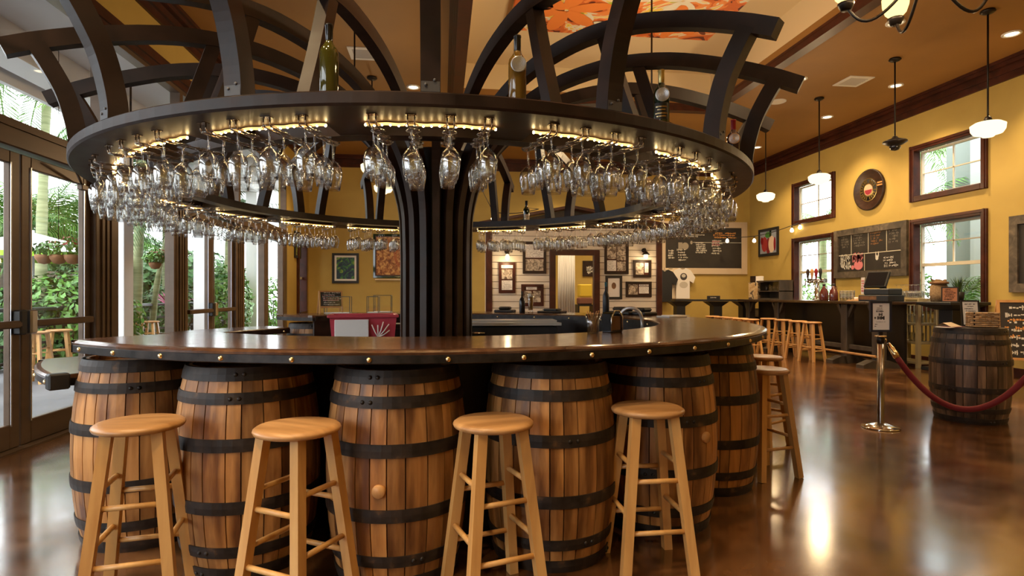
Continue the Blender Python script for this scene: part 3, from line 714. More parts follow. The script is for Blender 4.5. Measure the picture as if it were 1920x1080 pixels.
# ---- bottles standing on the ring
def bottle(loc, label, glass, foil, h=.32, r=.041, rz=0, lab_c=None, medal=None, tall=True, foil_h=.30):
    b_ = thing('wine_bottle', label, 'bottle', loc, rz, 'bottles standing on the canopy ring')
    nk = .0145
    MB().lathe([(0, 0), (r*.9, 0), (r, .008), (r, h*.60), (r*.93, h*.655), (r*.62, h*.71), (nk*1.15, h*.76), (nk, h*.80), (nk, h*.985), (0, h*.985)], 24).obj('body', glass, b_)
    MB().lathe([(nk+.0015, h*(1-foil_h*.8)), (nk+.002, h*.965), (nk+.0035, h*.97), (nk+.0035, h*.995), (nk*.6, h), (0, h)], 18).obj('foil_cap', foil, b_)
    if lab_c: 
        q = MB(); vs_ = []; n_ = 10
        for i in range(n_+1):
            a = -.95+1.9*i/n_-pi/2
            vs_ += [((r+.0012)*cos(a), (r+.0012)*sin(a), h*.14), ((r+.0012)*cos(a), (r+.0012)*sin(a), h*.42)]
        q.add(vs_, [(2*i, 2*i+2, 2*i+3, 2*i+1) for i in range(n_)]); lo = q.obj('paper_label', lab_c, b_)
        q = MB()
        for z_, w_ in ((.35, .7), (.30, .5), (.24, .8), (.19, .6)):
            vs_ = []
            for i in range(7):
                a = -w_+2*w_*i/6-pi/2; vs_ += [((r+.002)*cos(a), (r+.002)*sin(a), h*z_-.003), ((r+.002)*cos(a), (r+.002)*sin(a), h*z_+.003)]
            q.add(vs_, [(2*i, 2*i+2, 2*i+3, 2*i+1) for i in range(6)])
        q.obj('label_print', M['brass'], lo)
    if medal:
        d = MB().lathe([(0, .004), (.030, .004), (.034, .006), (.036, .003), (.036, 0), (0, 0)], 24, mat=Matrix.Translation((.006, -r-.006, h*.54)) @ Matrix.Rotation(pi/2+.1, 4, 'X')).obj('medallion', medal, b_)
        q = MB()
        for rr_ in (.010, .018, .025): q.lathe([(rr_, .0065), (rr_+.002, .0068), (rr_+.0035, .0065)], 20, mat=Matrix.Translation((.006, -r-.006, h*.54)) @ Matrix.Rotation(pi/2+.1, 4, 'X'))
        q.obj('embossing', 'steel', d)
        MB().tube([(-.015, 0, h*.78), (-.012, -r*.7, h*.68), (.004, -r-.003, h*.62)], .0025, 5).tube([(.015, 0, h*.78), (.018, -r*.7, h*.68), (.008, -r-.003, h*.62)], .0025, 5).obj('neck_chain', 'steel', b_)
    return b_
M['green_glass'] = plain('olive_bottle_glass', (.06, .055, .008), .06, 0, .8); M['amber_glass'] = plain('amber_wine_bottle', (.16, .085, .012), .06, 0, .8)
M['dkgreen'] = plain('dark_green_bottle', (.008, .03, .014), .05, 0, .8); M['blueglass'] = plain('dark_red_blue_bottle', (.035, .008, .02), .05, 0, .8)
M['goldfoil'] = plain('gold_foil', (.62, .48, .20), .3, 1); M['redfoil'] = plain('red_foil', (.30, .012, .02), .3, .3); M['bluefoil'] = plain('blue_foil', (.02, .06, .28), .3, .2)
M['silver'] = plain('silver_medal', (.66, .68, .72), .3, .9); M['copper'] = plain('copper_medal', (.72, .45, .26), .3, .9)
M['darklabel'] = plain('black_label', (.02, .016, .012), .4)
for (px, lab, g_, f_, h_, lc, md, fh) in ((617, 'tall olive-green wine bottle with black cap standing on the ring', 'green_glass', 'blackgloss', .335, None, None, .36), (970, 'amber wine bottle with black cap and silver medallion on the ring', 'amber_glass', 'blackgloss', .325, None, 'silver', .36),
                                      (1240, 'dark green bottle with gold cap and round medal on the ring', 'dkgreen', 'goldfoil', .315, 'darklabel', 'silver', .30), (1375, 'dark red bottle with red cap and copper medallion on the ring', 'blueglass', 'redfoil', .30, None, 'copper', .45)):
    p, ph = ringpt(px, 2.40); bottle(Vector((p.x, p.y, ZR1)), lab, g_, f_, h_, .041, atan2(-p.y, -p.x)+pi/2, lc, md, True, fh)
p, ph = ringpt(987, 2.40, False); bottle(Vector((p.x, p.y, ZR1)), 'small dark bottle with white label on the far side of the ring', 'dkgreen', 'blackgloss', .30, .04, 0, 'paper', None)

# ================================================================== ON AND INSIDE THE BAR
def scrib(q, o, u, v, W, H, rows, seed, th=.012, dens=.8, n=None):
    # rows of hand-chalked or printed strokes on the plane o + u, v
    rg = random.Random(seed); o = Vector(o); u = Vector(u); v = Vector(v)
    for r_ in range(rows):
        x = rg.uniform(0, .15)*W; zz = H*(1-(r_+.5)/rows); end = W*rg.uniform(.6, 1)
        while x < end:
            l = rg.uniform(.02, .07)*W
            if rg.random() < dens: q.quad(o+u*(x+l/2)+v*(zz+rg.uniform(-.1, .1)*H/rows), u, v, l/2, th/2*rg.uniform(.6, 1.3))
            if rg.random() < dens*.5: q.quad(o+u*(x+l*.3)+v*zz, u, v, th*.25, th*rg.uniform(.8, 1.4))
            x += l*1.25
    return q
chalk = plain('white_chalk', (.70, .68, .62), .8); pchalk = plain('pink_chalk', (.70, .22, .25), .8); ochalk = plain('orange_chalk', (.75, .35, .10), .8); ink = plain('print_ink', (.05, .045, .05), .7)
dimch = plain('smudged_chalk', (.20, .18, .15), .8); dimor = plain('smudged_orange_chalk', (.30, .15, .06), .8)
slate = noisy('chalkboard_slate', [(.3, (.013, .011, .010)), (.7, (.035, .029, .024))], (1, 1, 1), 2, 4, .5, (.5, .7), 0)
# straws cup
def on_top(px, r, near=True): p, ph = ringpt(px, r, near); return Vector((p.x, p.y, ZT)), ph
p, ph = on_top(1112, 1.95)
c = thing('straw_cup', 'clear plastic cup of brown stirrer sticks on the bar top', 'cup', p)
MB().lathe([(0, 0), (.033, 0), (.044, .112), (.0425, .112), (.0315, .004), (0, .004)], 24).obj('cup', 'cup', c)
stick = plain('wood_stirrer', (.55, .27, .08), .6)
for k in range(12):
    a = RNG.uniform(0, 6.28); r_ = RNG.uniform(.004, .022); b2 = RNG.uniform(0, 6.28)
    MB().bar((r_*cos(a), r_*sin(a), .006), (.034*cos(b2), .034*sin(b2), RNG.uniform(.09, .135)), .006, .003).obj('stirrer', stick, c)
p, ph = on_top(1148, 1.95)
c = thing('napkin_caddy', 'black and steel napkin caddy beside the straw cup', 'caddy', p, rot(ph)+pi/2)
MB().cbox(-.055, .055, -.035, .035, 0, .012, .004).box(-.055, -.048, -.035, .035, .012, .11).box(.048, .055, -.035, .035, .012, .11).box(-.048, .048, .03, .035, .012, .12).obj('holder', 'blackgloss', c)
MB().box(-.045, .045, -.028, .026, .013, .095).obj('napkins', plain('brown_napkin', (.20, .10, .05), .8), c)
MB().tube([(-.05, -.036, .01), (-.05, -.036, .09), (-.02, -.036, .13), (.02, -.036, .13), (.05, -.036, .09), (.05, -.036, .01)], .005, 6).obj('wire_frame', 'chrome', c)
p, ph = on_top(1262, 2.38, False)
c = thing('napkin_stack', 'white paper sheets lying on the far right of the bar top', 'napkins', p, .4)
MB().cbox(-.14, .10, -.09, .09, 0, .012, .003).obj('lower_sheet', 'paper', c); MB().box(-.06, .16, -.07, .10, .012, .018).obj('upper_sheet', 'paper', c)
# inside: ice well, under-counter units, sink with two arched taps
p = P(962, 600, 5.98)
c = thing('ice_well', 'stainless ice well with sloping lids in a dark cabinet right of column', 'ice bin', (p.x, p.y, .075), -.05)
lidm = plain('steel_lid_window_tint', (.52, .58, .64), .4, .4)  # bluish window reflection on the steel lids is put into the base colour
MB().cbox(-.50, .42, -.3, .3, -.075, .86, .01).obj('cabinet', 'navy', c)
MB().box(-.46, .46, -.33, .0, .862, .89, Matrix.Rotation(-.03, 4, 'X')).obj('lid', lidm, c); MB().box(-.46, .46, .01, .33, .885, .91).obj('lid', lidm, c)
MB().tube([(-.5, -.31, .80), (-.30, -.31, .80)], .012, 6).obj('handle', 'chrome', c)
p = at(187, 1.60)
c = thing('back_fridge', 'long black bottle cooler under the back of the counter', 'cooler', (p.x, p.y, 0), rot(187)+pi/2)
MB().cbox(-.38, .38, -.16, .16, 0, .93, .01).obj('cabinet', 'black', c)
for x in (-.19, .19): d_ = MB().cbox(-.18, .18, -.02, .0, .1, .88, .006).obj('door', 'navy', c, (x, .181, 0)); MB().tube([(.14, -.0, .35), (.14, .02, .36), (.14, .02, .62), (.14, .0, .63)], .008, 6).obj('handle', 'chrome', d_)
M['tapm'] = plain('satin_steel_tap', (.72, .72, .72), .35, .7)
p = P(1190, 610, 4.85); phs = math.degrees(atan2(p.x-BX, -(p.y-BY)))
c = thing('bar_sink', 'steel bar sink with two tall arched taps behind the counter', 'sink', (p.x, p.y, .05), -.3)
MB().box(-.28, .24, -.18, .18, -.05, .70).obj('cabinet', 'black', c)
MB().box(-.30, .26, -.22, -.18, .70, .82).box(-.30, .26, .18, .22, .70, .82).box(-.30, -.26, -.18, .18, .70, .82).box(.22, .26, -.18, .18, .70, .82).box(-.26, .22, -.18, .18, .70, .715).obj('basin', 'steel', c)
for x0 in (-.13,):
    pts = [(x0+.0, .21, .80), (x0, .21, .97)]+[(x0+.10-.10*cos(a), .21-.05*sin(a), .97+.12*sin(a)) for a in [pi*i/10 for i in range(1, 10)]]+[(x0+.2, .2, .95), (x0+.2, .19, .86)]
    MB().tube(pts, .015, 10).obj('tap', 'tapm', c)
pts = [(-.26, .1, .80), (-.26, .1, .86)]+[(-.20-.06*cos(a), .1-.03*sin(a), .86+.09*sin(a)) for a in [pi*i/8 for i in range(1, 8)]]+[(-.14, .09, .83)]
MB().tube(pts, .012, 10).obj('tap', 'tapm', c)
for k, (x, y, l_) in enumerate(((-.10, -.05, 'left'), (.02, .02, 'middle'), (.13, -.03, 'right'), (.24, .04, 'far right'))):
    q = MB().lathe([(0, 0), (.03, 0), (.036, .14), (.034, .14), (.028, .005), (0, .005)], 14).mesh('tumbler', 'glass')
    tag(link('tumbler', q, None, (p.x+x*.8, p.y+y*.8, .766)), 'clear tumbler standing in the bar sink, %s one' % l_, 'tumbler', 'tumblers in the sink')
# red cooler tub with white sign
p = P(682, 610, 5.85)
red = plain('crimson_plastic', (.48, .055, .085), .35)
c = thing('drinks_tub', 'crimson plastic drinks tub with a white panel left of column', 'tub', (p.x, p.y, .035), .12)
bm_ = []
def ftub(s, z): return [(-s*.32, -s*.22, z), (s*.32, -s*.22, z), (s*.32, s*.22, z), (-s*.32, s*.22, z)]
MB().add(ftub(.82, .40)+ftub(1, 1.015)+ftub(.94, 1.015)+ftub(.78, .43), [(0, 1, 5, 4), (1, 2, 6, 5), (2, 3, 7, 6), (3, 0, 4, 7), (4, 5, 9, 8), (5, 6, 10, 9), (6, 7, 11, 10), (7, 4, 8, 11), (8, 9, 13, 12), (9, 10, 14, 13), (10, 11, 15, 14), (11, 8, 12, 15), (12, 13, 14, 15), (0, 3, 2, 1)]).obj('body', red, c)
MB().cbox(-.34, .34, -.24, -.215, .99, 1.02, .006).cbox(-.34, .34, .215, .24, .99, 1.02, .006).cbox(-.34, -.315, -.215, .215, .99, 1.02, .006).cbox(.315, .34, -.215, .215, .99, 1.02, .006).obj('rim', red, c)
MB().cbox(-.27, .05, -.25, -.236, .62, .975, .004).obj('white_panel', 'white', c)
q = MB()
for a, l in ((.4, .12), (.8, .15), (1.2, .14), (1.6, .10), (2.1, .12)):
    q.tube([(.14, -.235, .80), (.14+l*.5*cos(a), -.24, .80+l*.5*sin(a)), (.14+l*cos(a), -.24, .80+l*sin(a)+.02)], .006, 5)
q.obj('branch_motif', M['paper'], c)
MB().box(-.26, .26, -.17, .17, -.035, .40).obj('stand', 'black', c)
# bottles and beer glass on the back work shelf
p, ph = on_top(979, 2.02, False)
def simple_bottle(px, py_base, d, h, r, mat, cap, label, name='bottle', cat='bottle', group=None, z=None):
    p_ = P(px, py_base, d); b_ = thing(name, label, cat, (p_.x, p_.y, p_.z if z is None else z), 0, group)
    MB().lathe([(0, 0), (r*.92, 0), (r, .006), (r, h*.55), (r*.8, h*.64), (r*.34, h*.74), (r*.32, h*.94), (0, h*.94)], 18).obj('body', mat, b_)
    MB().lathe([(r*.36, h*.86), (r*.4, h*.99), (r*.3, h), (0, h)], 14).obj('cap', cap, b_); return b_
p, ph = on_top(979, 2.2, False); simple_bottle(979, 0, 1, .26, .036, 'blackgloss', 'black', 'black bottle standing by the amber beer glass', z=ZT).location = p
p, ph = on_top(995, 2.18, False); c = thing('beer_glass', 'tall flared amber beer glass on the back counter', 'glass', p)
MB().lathe([(0, 0), (.03, 0), (.026, .03), (.032, .14), (.044, .24), (.042, .24), (.030, .14), (.024, .035), (0, .03)], 20).obj('glass', 'glass', c)
MB().lathe([(0, .036), (.0235, .036), (.029, .14), (.036, .19), (0, .19)], 20).obj('beer', plain('amber_beer', (.55, .26, .05), .2), c); MB().lathe([(.036, .19), (.041, .23), (0, .232)], 20).obj('foam', 'paper', c)
p, ph = on_top(1136, 2.2, False); b_ = simple_bottle(1136, 0, 1, .36, .036, 'navy', plain('teal_capsule', (.02, .16, .22), .35), 'tall dark bottle with teal capsule right of the doorway', z=ZT); b_.location = p
def tray(px, label, w_, h_, r=2.35):
    p_, ph_ = on_top(px, r, False); c_ = thing('drip_tray', label, 'tray', p_, rot(ph_)+pi/2, 'black trays on the back counter')
    MB().cbox(-w_/2, w_/2, -.10, .10, 0, h_*.45, .01).obj('tray', 'black', c_); MB().cbox(-w_*.32, w_*.32, -.07, .07, h_*.45, h_, .02).obj('lid', 'black', c_)
tray(947, 'black domed tray at the left below the picture with two panes', .24, .07); tray(1035, 'low black tray in front of the doorway', .32, .05)
tray(1168, 'long black rolled bar mat left half, below the portrait frame', .34, .085, 2.40); tray(1207, 'long black rolled bar mat right half, below the double frame', .22, .08, 2.45)
p, ph = on_top(576, 2.3, False)
def easel(px, d, z, W, H, label, wood, rz, tilt=.16, seed=3, name='easel_board'):
    p_ = P(px, 600, d); c_ = thing(name, label, 'chalkboard', (p_.x, p_.y, z), rz); R_ = Matrix.Rotation(-tilt, 4, 'X'); R2 = Matrix.Rotation(tilt*1.6, 4, 'X')
    f = W*.06
    MB().box(-W/2, -W/2+f, -.015, .015, 0, H, R_).box(W/2-f, W/2, -.015, .015, 0, H, R_).box(-W/2+f, W/2-f, -.015, .015, H-f, H, R_).box(-W/2+f, W/2-f, -.015, .015, H*.25, H*.25+f, R_).obj('front_frame', wood, c_)
    yb = 2*H*sin(tilt)*.9
    MB().bar((-W/2+f/2, H*sin(tilt)+.02, H*cos(tilt)-.01), (-W/2+f/2, H*sin(tilt)+H*.5, 0), f*.8).bar((W/2-f/2, H*sin(tilt)+.02, H*cos(tilt)-.01), (W/2-f/2, H*sin(tilt)+H*.5, 0), f*.8).obj('rear_leg', wood, c_)
    bd = MB().box(-W/2+f, W/2-f, -.006, .006, H*.25+f, H-f, R_).obj('board', slate, c_)
    u = Vector((1, 0, 0)); v_ = (R_ @ Vector((0, 0, 1))); o = R_ @ Vector((-W/2+f*1.6, -.009, H*.25+f*1.5))
    scrib(MB(), o, u, v_, W-f*3.2, H*.70-f*1.5, 7, seed, H*.022).obj('chalk_writing', chalk, bd)
    scrib(MB(), o+v_*H*.2-Vector((0, .001, 0)), u, v_, W-f*3.2, H*.3, 3, seed+1, H*.02, .6).obj('colour_chalk', ochalk if seed % 2 else pchalk, bd)
    return c_
M['pine'] = noisy('light_pine', [(.3, (.45, .22, .07)), (.7, (.62, .34, .12))], (4, 4, 1), 2, 4, .5, (.4, .6), 0)
q_, ph = ringpt(577, 2.35, False)
e1 = easel(577, 7.0, ZT, .27, .27, 'small wooden easel chalkboard on the far left of the counter', 'pine', .35, .2, 2); e1.location = at(212, 2.36, ZT)
casem = plain('grey_acrylic_edge', (.10, .11, .09), .3)
def case(px, label, W, H, r=2.4, D=.16):
    p_, ph_ = on_top(px, r, False); c_ = thing('acrylic_case', label, 'display case', p_, 0, 'clear cases on the back counter'); e = .008
    q = MB()
    for x in (-W/2, W/2-e):
        for y in (-D/2, D/2-e): q.box(x, x+e, y, y+e, 0, H)
    q.box(-W/2, W/2, -D/2, -D/2+e, H-e, H).box(-W/2, W/2, D/2-e, D/2, H-e, H).box(-W/2, -W/2+e, -D/2, D/2, H-e, H).box(W/2-e, W/2, -D/2, D/2, H-e, H).obj('edge_frame', casem, c_)
    MB().box(-W/2+e, W/2-e, -D/2+.001, -D/2+.004, .01, H-e).obj('front_pane', 'pane', c_); MB().box(-W/2+e, W/2-e, -D/2+e, D/2-e, H-.006, H-.001).obj('top_pane', 'pane', c_)
    MB().box(-W/2, W/2, -D/2, D/2, 0, .01).obj('base', 'white', c_); return c_
case(634, 'wide clear acrylic case with a white strip under the framed green picture', .30, .20); case(700, 'narrow upright clear acrylic case left of the column', .14, .20, 2.32); case(718, 'clear acrylic case behind, nearest the column', .22, .215, 2.5)

# ================================================================== WHITE-BOARDED KIOSK
KY = 12.0
def kx(px): return pY(px, 500, KY).x
def kz(px, py): return pY(px, py, KY).z
K0, K1 = kx(911), kx(1241); D0, D1 = kx(1030), kx(1124)
kiosk = thing('picture_kiosk', 'little white-boarded kiosk house with a dark gabled roof behind the bar', 'kiosk', (0, 0, 0))
M['ship'] = noisy('cream_shiplap', [(.3, (.66, .60, .50)), (.7, (.78, .73, .64))], (1, 1, 4), 2, 4, .3, (.55, .7), .02, var=.05)
ZD = 2.19; ZK = 2.66; bh = .138
n_r = int(ZK/bh)
for i in range(n_r+1):
    z0 = i*bh; z1 = min(z0+bh-.012, ZK)
    segs = [(K0+.13, D0), (D1, K1-.13)] if z0 < ZD else [(K0+.13, K1-.13)]
    for a, b2 in segs: MB().box(a, b2, KY, KY+.03, z0, z1).obj('plank', 'ship', kiosk)
MB().box(K0+.12, D0, KY+.03, KY+.06, 0, ZK).box(D1, K1-.12, KY+.03, KY+.06, 0, ZK).box(D0, D1, KY+.03, KY+.06, ZD, ZK).obj('backing', plain('shadow_gap_brown', (.20, .15, .10), .8), kiosk)
MB().cbox(K0, K0+.13, KY-.03, KY+.1, 0, ZK, .006).obj('corner_post', 'trimwood', kiosk); MB().cbox(K1-.13, K1, KY-.03, KY+.1, 0, ZK, .006).obj('corner_post', 'trimwood', kiosk)
MB().cbox(D0, D0+.13, KY-.04, KY+.08, 0, ZD, .006).cbox(D1-.13, D1, KY-.04, KY+.08, 0, ZD, .006).cbox(D0+.13, D1-.13, KY-.04, KY+.08, ZD-.11, ZD, .006).obj('door_casing', 'trimwood', kiosk)
MB().box(K0+.02, K0+.08, KY+.1, 12.5, 0, ZK).obj('side_wall', 'ship', kiosk); MB().box(K1-.08, K1-.02, KY+.1, 12.5, 0, ZK).obj('side_wall', 'ship', kiosk)
mx_ = (K0+K1)/2-.15; zr = 3.05
rf = MB()
for (a, za, b2, zb) in ((K0-.25, ZK, mx_, zr), (mx_, zr, K1+.25, ZK)):
    rf.add([(a, KY-.25, za), (b2, KY-.25, zb), (b2, 12.5, zb), (a, 12.5, za), (a, KY-.25, za+.06), (b2, KY-.25, zb+.06), (b2, 12.5, zb+.06), (a, 12.5, za+.06)], [(0, 3, 2, 1), (4, 5, 6, 7), (0, 1, 5, 4), (1, 2, 6, 5), (2, 3, 7, 6), (3, 0, 4, 7)])
rf.obj('roof', 'trimwood', kiosk)
MB().add([(K0, KY+.01, ZK), (K1, KY+.01, ZK), (mx_, KY+.01, zr), (K0, KY+.05, ZK), (K1, KY+.05, ZK), (mx_, KY+.05, zr)], [(0, 1, 2), (5, 4, 3), (0, 2, 5, 3), (1, 4, 5, 2), (0, 3, 4, 1)]).obj('gable', M['dark'], kiosk)
# framed photographs on the boards
def photo_mat(name, seed, c0, c1, sc_=14):
    return noisy(name, [(.35, c0), (.5, tuple((a+b2)/2 for a, b2 in zip(c0, c1))), (.6, c1)], (sc_, sc_, sc_), 1, 3, 1.2+.1*seed, (.4, .5), 0)
bw = photo_mat('old_photo_print', 1, (.10, .07, .05), (.62, .54, .44))
def kframe(px0, px1, py0, py1, label, wood, panes, mat_c=None):
    x0, x1 = kx(px0), kx(px1); z1, z0 = kz((px0+px1)/2, py0), kz((px0+px1)/2, py1); W, H = x1-x0, z1-z0
    c_ = thing('framed_photograph', label, 'picture', (x0, KY-.001, z0), 0, 'framed photographs on the white boards'); f = .05
    MB().box(0, f, -.03, 0, 0, H).box(W-f, W, -.03, 0, 0, H).box(f, W-f, -.03, 0, 0, f).box(f, W-f, -.03, 0, H-f, H).obj('frame', wood, c_)
    MB().box(f, W-f, -.010, -.002, f, H-f).obj('mount', mat_c or 'trimwood', c_)
    for k, (a, b2, c0, c1, kind) in enumerate(panes):
        w_, h_ = W-2*f, H-2*f
        o = MB().box(f+a*w_, f+b2*w_, -.014, -.0105, f+c0*h_, f+c1*h_).obj('print', bw if kind == 'p' else 'paper', c_)
        if kind == 't': scrib(MB(), (f+a*w_+.01, -.0155, f+c0*h_+.01), (1, 0, 0), (0, 0, 1), (b2-a)*w_-.02, (c1-c0)*h_-.02, max(2, int((c1-c0)*h_/.03)), k+int(px0), .006).obj('printed_text', ink, o)
        if kind == 'f': MB().disc((f+(a+b2)/2*w_, -.0155, f+(c0*.4+c1*.6)*h_), (1, 0, 0), (0, 0, 1), .05, .07).obj('portrait_head', M['head'], o)
    return c_
kframe(935, 966, 492.5, 549.5, 'tall brown frame under the left sconce with two stacked prints', 'trimwood', [(.0, 1, .88, 1, 't'), (.05, .95, .45, .83, 'p'), (.05, .95, .03, .40, 't')])
kframe(980, 1024, 453, 513, 'large dark frame left of the doorway with a street photograph', 'dark', [(.02, .98, .02, .44, 'p'), (.02, .98, .50, .98, 't')])
kframe(977, 1019, 533, 574, 'brown frame low on the boards with two small prints', 'trimwood', [(.15, .75, .82, .98, 't'), (.03, .46, .05, .75, 'p'), (.54, .97, .1, .75, 'p')])
kframe(1133, 1178, 452, 514, 'tall dark frame right of the doorway with four panes', 'dark', [(.02, .48, .45, .98, 'p'), (.52, .98, .4, .98, 'p'), (.02, .48, .03, .40, 't'), (.52, .98, .03, .36, 'p')])
kframe(1135, 1166, 517, 561, 'thin black frame with a small portrait drawing on cream', 'black', [(.06, .94, .05, .95, 'f')], 'paper')
kframe(1187, 1220, 488, 520, 'small dark frame under the right sconce', 'dark', [(.02, .62, .03, .97, 'p'), (.70, .98, .2, .97, 't')])
kframe(1173, 1221, 528, 557, 'wide black frame with two prints at the right of the boards', 'dark', [(.02, .46, .03, .97, 'p'), (.52, .98, .8, .97, 't'), (.52, .98, .12, .74, 't')])
def sconce(px, py, label, black=False):
    x, z = kx(px), kz(px, py); c_ = thing('wall_sconce', label, 'sconce', (x, KY, z))
    MB().lathe([(0, 0), (.05, 0), (.045, .02), (0, .025)], 16, mat=Matrix.Rotation(pi/2, 4, 'X') @ Matrix.Translation((0, .12, 0))).tube([(0, 0, .12), (0, -.08, .16), (0, -.13, .13), (0, -.13, .08)], .010, 7).obj('bracket', 'lampblack', c_)
    MB().lathe([(.03, .09), (.05, .06), (.09, .02), (.085, .02), (.045, .055), (0, .085)] if black else [(.03, .09), (.045, .07), (.045, .06), (0, .06)], 18, (0, -.13, 0)).obj('lamp_shade', 'lampblack', c_)
    MB().lathe([(0, .06), (.025, .05), (.052, .0), (.045, -.06), (0, -.085)], 16, (0, -.13, 0)).obj('bulb', 'milk', c_)
    lamp('sconce_glow', 'POINT', (0, -.20, -.16), 5, WARM, .05, None, c_)
sconce(950, 482, 'lit globe sconce on the white boards left of the doorway'); sconce(1207, 480, 'lit sconce with black hood on the white boards at right', True)
# seen through the doorway: curtain, yellow chair stack, picture
c = thing('white_curtain', 'white curtain hanging inside the kiosk doorway', 'curtain', (0, 0, 0))
x0, x1 = pY(1046, 500, 13.4).x, pY(1078, 500, 13.4).x
q = MB(); vs_ = []; n_ = 40
for i in range(n_+1):
    x = x0+(x1-x0)*i/n_; y = 13.4+.025*sin(i*1.1)
    vs_ += [(x, y, .012), (x, y-.0, 2.35), (x, y+.01, 2.35), (x, y+.01, .012)]
q.add(vs_, [(4*i+a, 4*i+b2, 4*i+4+b2, 4*i+4+a) for i in range(n_) for a, b2 in ((0, 1), (1, 2), (2, 3), (3, 0))], True); q.obj('cloth', 'white', c)
MB().tube([(x0-.1, 13.42, 2.37), (x1+.3, 13.42, 2.37)], .012, 6).obj('curtain_rail', 'lampblack', c)
c = thing('yellow_crate', 'bright yellow crate on a dark shelf inside the doorway', 'crate', pY(1096, 560, 14.6)+Vector((0, 0, -.25)))
MB().cbox(-.16, .16, -.15, .15, .30, .62, .02).obj('crate', plain('yellow_plastic', (.78, .58, .06), .5), c); MB().cbox(-.18, .18, -.15, .15, .1, .28, .03).obj('folded_cloth', plain('brown_cloth', (.22, .09, .06), .8), c)
MB().box(-.22, .22, -.2, .2, .06, .1).box(-.22, -.18, -.2, .2, -.9, .06).box(.18, .22, -.2, .2, -.9, .06).obj('shelf', 'black', c)
c = thing('poster', 'dark poster with pale lettering inside the doorway', 'poster', pY(1092, 518, YB)+Vector((0, -.03, 0)))
MB().box(0, .50, 0, .02, 0, .42).obj('sheet', M['dark'], c)
scrib(MB(), (.08, -.003, .1), (1, 0, 0), (0, 0, 1), .36, .14, 2, 5, .05, .95).obj('lettering', chalk, c)

# ================================================================== BACK WALL, LEFT PART
def wall_pic(loc, W, H, rz, label, frame_m, f, mount, art, mw=.0, name='wall_picture'):
    c_ = thing(name, label, 'picture', loc, rz)
    MB().box(-W/2, -W/2+f, -.035, 0, 0, H).box(W/2-f, W/2, -.035, 0, 0, H).box(-W/2+f, W/2-f, -.035, 0, 0, f).box(-W/2+f, W/2-f, -.035, 0, H-f, H).obj('frame', frame_m, c_)
    MB().box(-W/2+f, W/2-f, -.015, -.002, f, H-f).obj('mount', mount, c_)
    g = f+mw; return c_, MB().box(-W/2+g, W/2-g, -.02, -.0155, g, H-g).obj('painting', art, c_)
def art(name, stops, s=3.0, dist=2.0):
    m_, t_, b_ = nt(name); v_ = coords(t_, (s, s, s), False); n_ = node(t_, 'ShaderNodeTexNoise'); n_.inputs['Scale'].default_value = 1; n_.inputs['Detail'].default_value = 3; n_.inputs['Distortion'].default_value = dist
    t_.links.new(v_, n_.inputs['Vector']); cc_ = ramp(t_, n_.outputs['Fac'], stops); t_.links.new(cc_, b_.inputs['Base Color']); b_.inputs['Roughness'].default_value = .5; return m_
a_ = pY(623, 531, YB); b2 = pY(673, 475, YB)
o, pt = wall_pic(((a_.x+b2.x)/2, YB-.002, a_.z), b2.x-a_.x, b2.z-a_.z, 0, 'black framed blue and green painting on the ochre back wall', 'black', .06, 'paper', art('green_blue_painting', [(.35, (.01, .02, .06)), (.48, (.02, .06, .10)), (.55, (.05, .22, .06)), (.65, (.30, .42, .08)), (.75, (.35, .10, .06))], 5), .05)
a_ = pY(700, 521, YB); b2 = pY(812, 440, YB)
o, pt = wall_pic(((a_.x+b2.x)/2, YB-.002, a_.z), b2.x-a_.x, b2.z-a_.z, 0, 'large carved copper-coloured sunburst picture beside the column', 'dkgreen', .05, 'trimwood', art('copper_relief', [(.35, (.18, .05, .01)), (.5, (.45, .17, .04)), (.65, (.72, .42, .13))], 14, .6), .03)
W, H = b2.x-a_.x, b2.z-a_.z
q = MB()
for r_ in (.14, .19, .30, .34): q.lathe([(r_, -.022), (r_+.012, -.03), (r_+.024, -.022)], 32, mat=Matrix.Translation((.12, 0, H/2)) @ Matrix.Rotation(pi/2, 4, 'X') @ Matrix.Translation((0, 0, .05)))
q.obj('sun_ring', plain('copper_paint', (.45, .12, .04), .4, .4), o)
MB().box(-W/2+.05, W/2, -.06, -.0, -.06, -.03).obj('ledge', 'cream', o)
a_ = pX(551, 496, XL); b2 = pX(562, 455, XL)
o, pt = wall_pic((XL+.002, (a_.y+b2.y)/2, 2.1), .55, .62, pi/2, 'dark framed pear painting on the ochre wall beyond the doors', 'black', .06, 'dark', art('pear_painting', [(.4, (.03, .02, .02)), (.5, (.20, .30, .05)), (.62, (.60, .45, .10))], 4), .0)

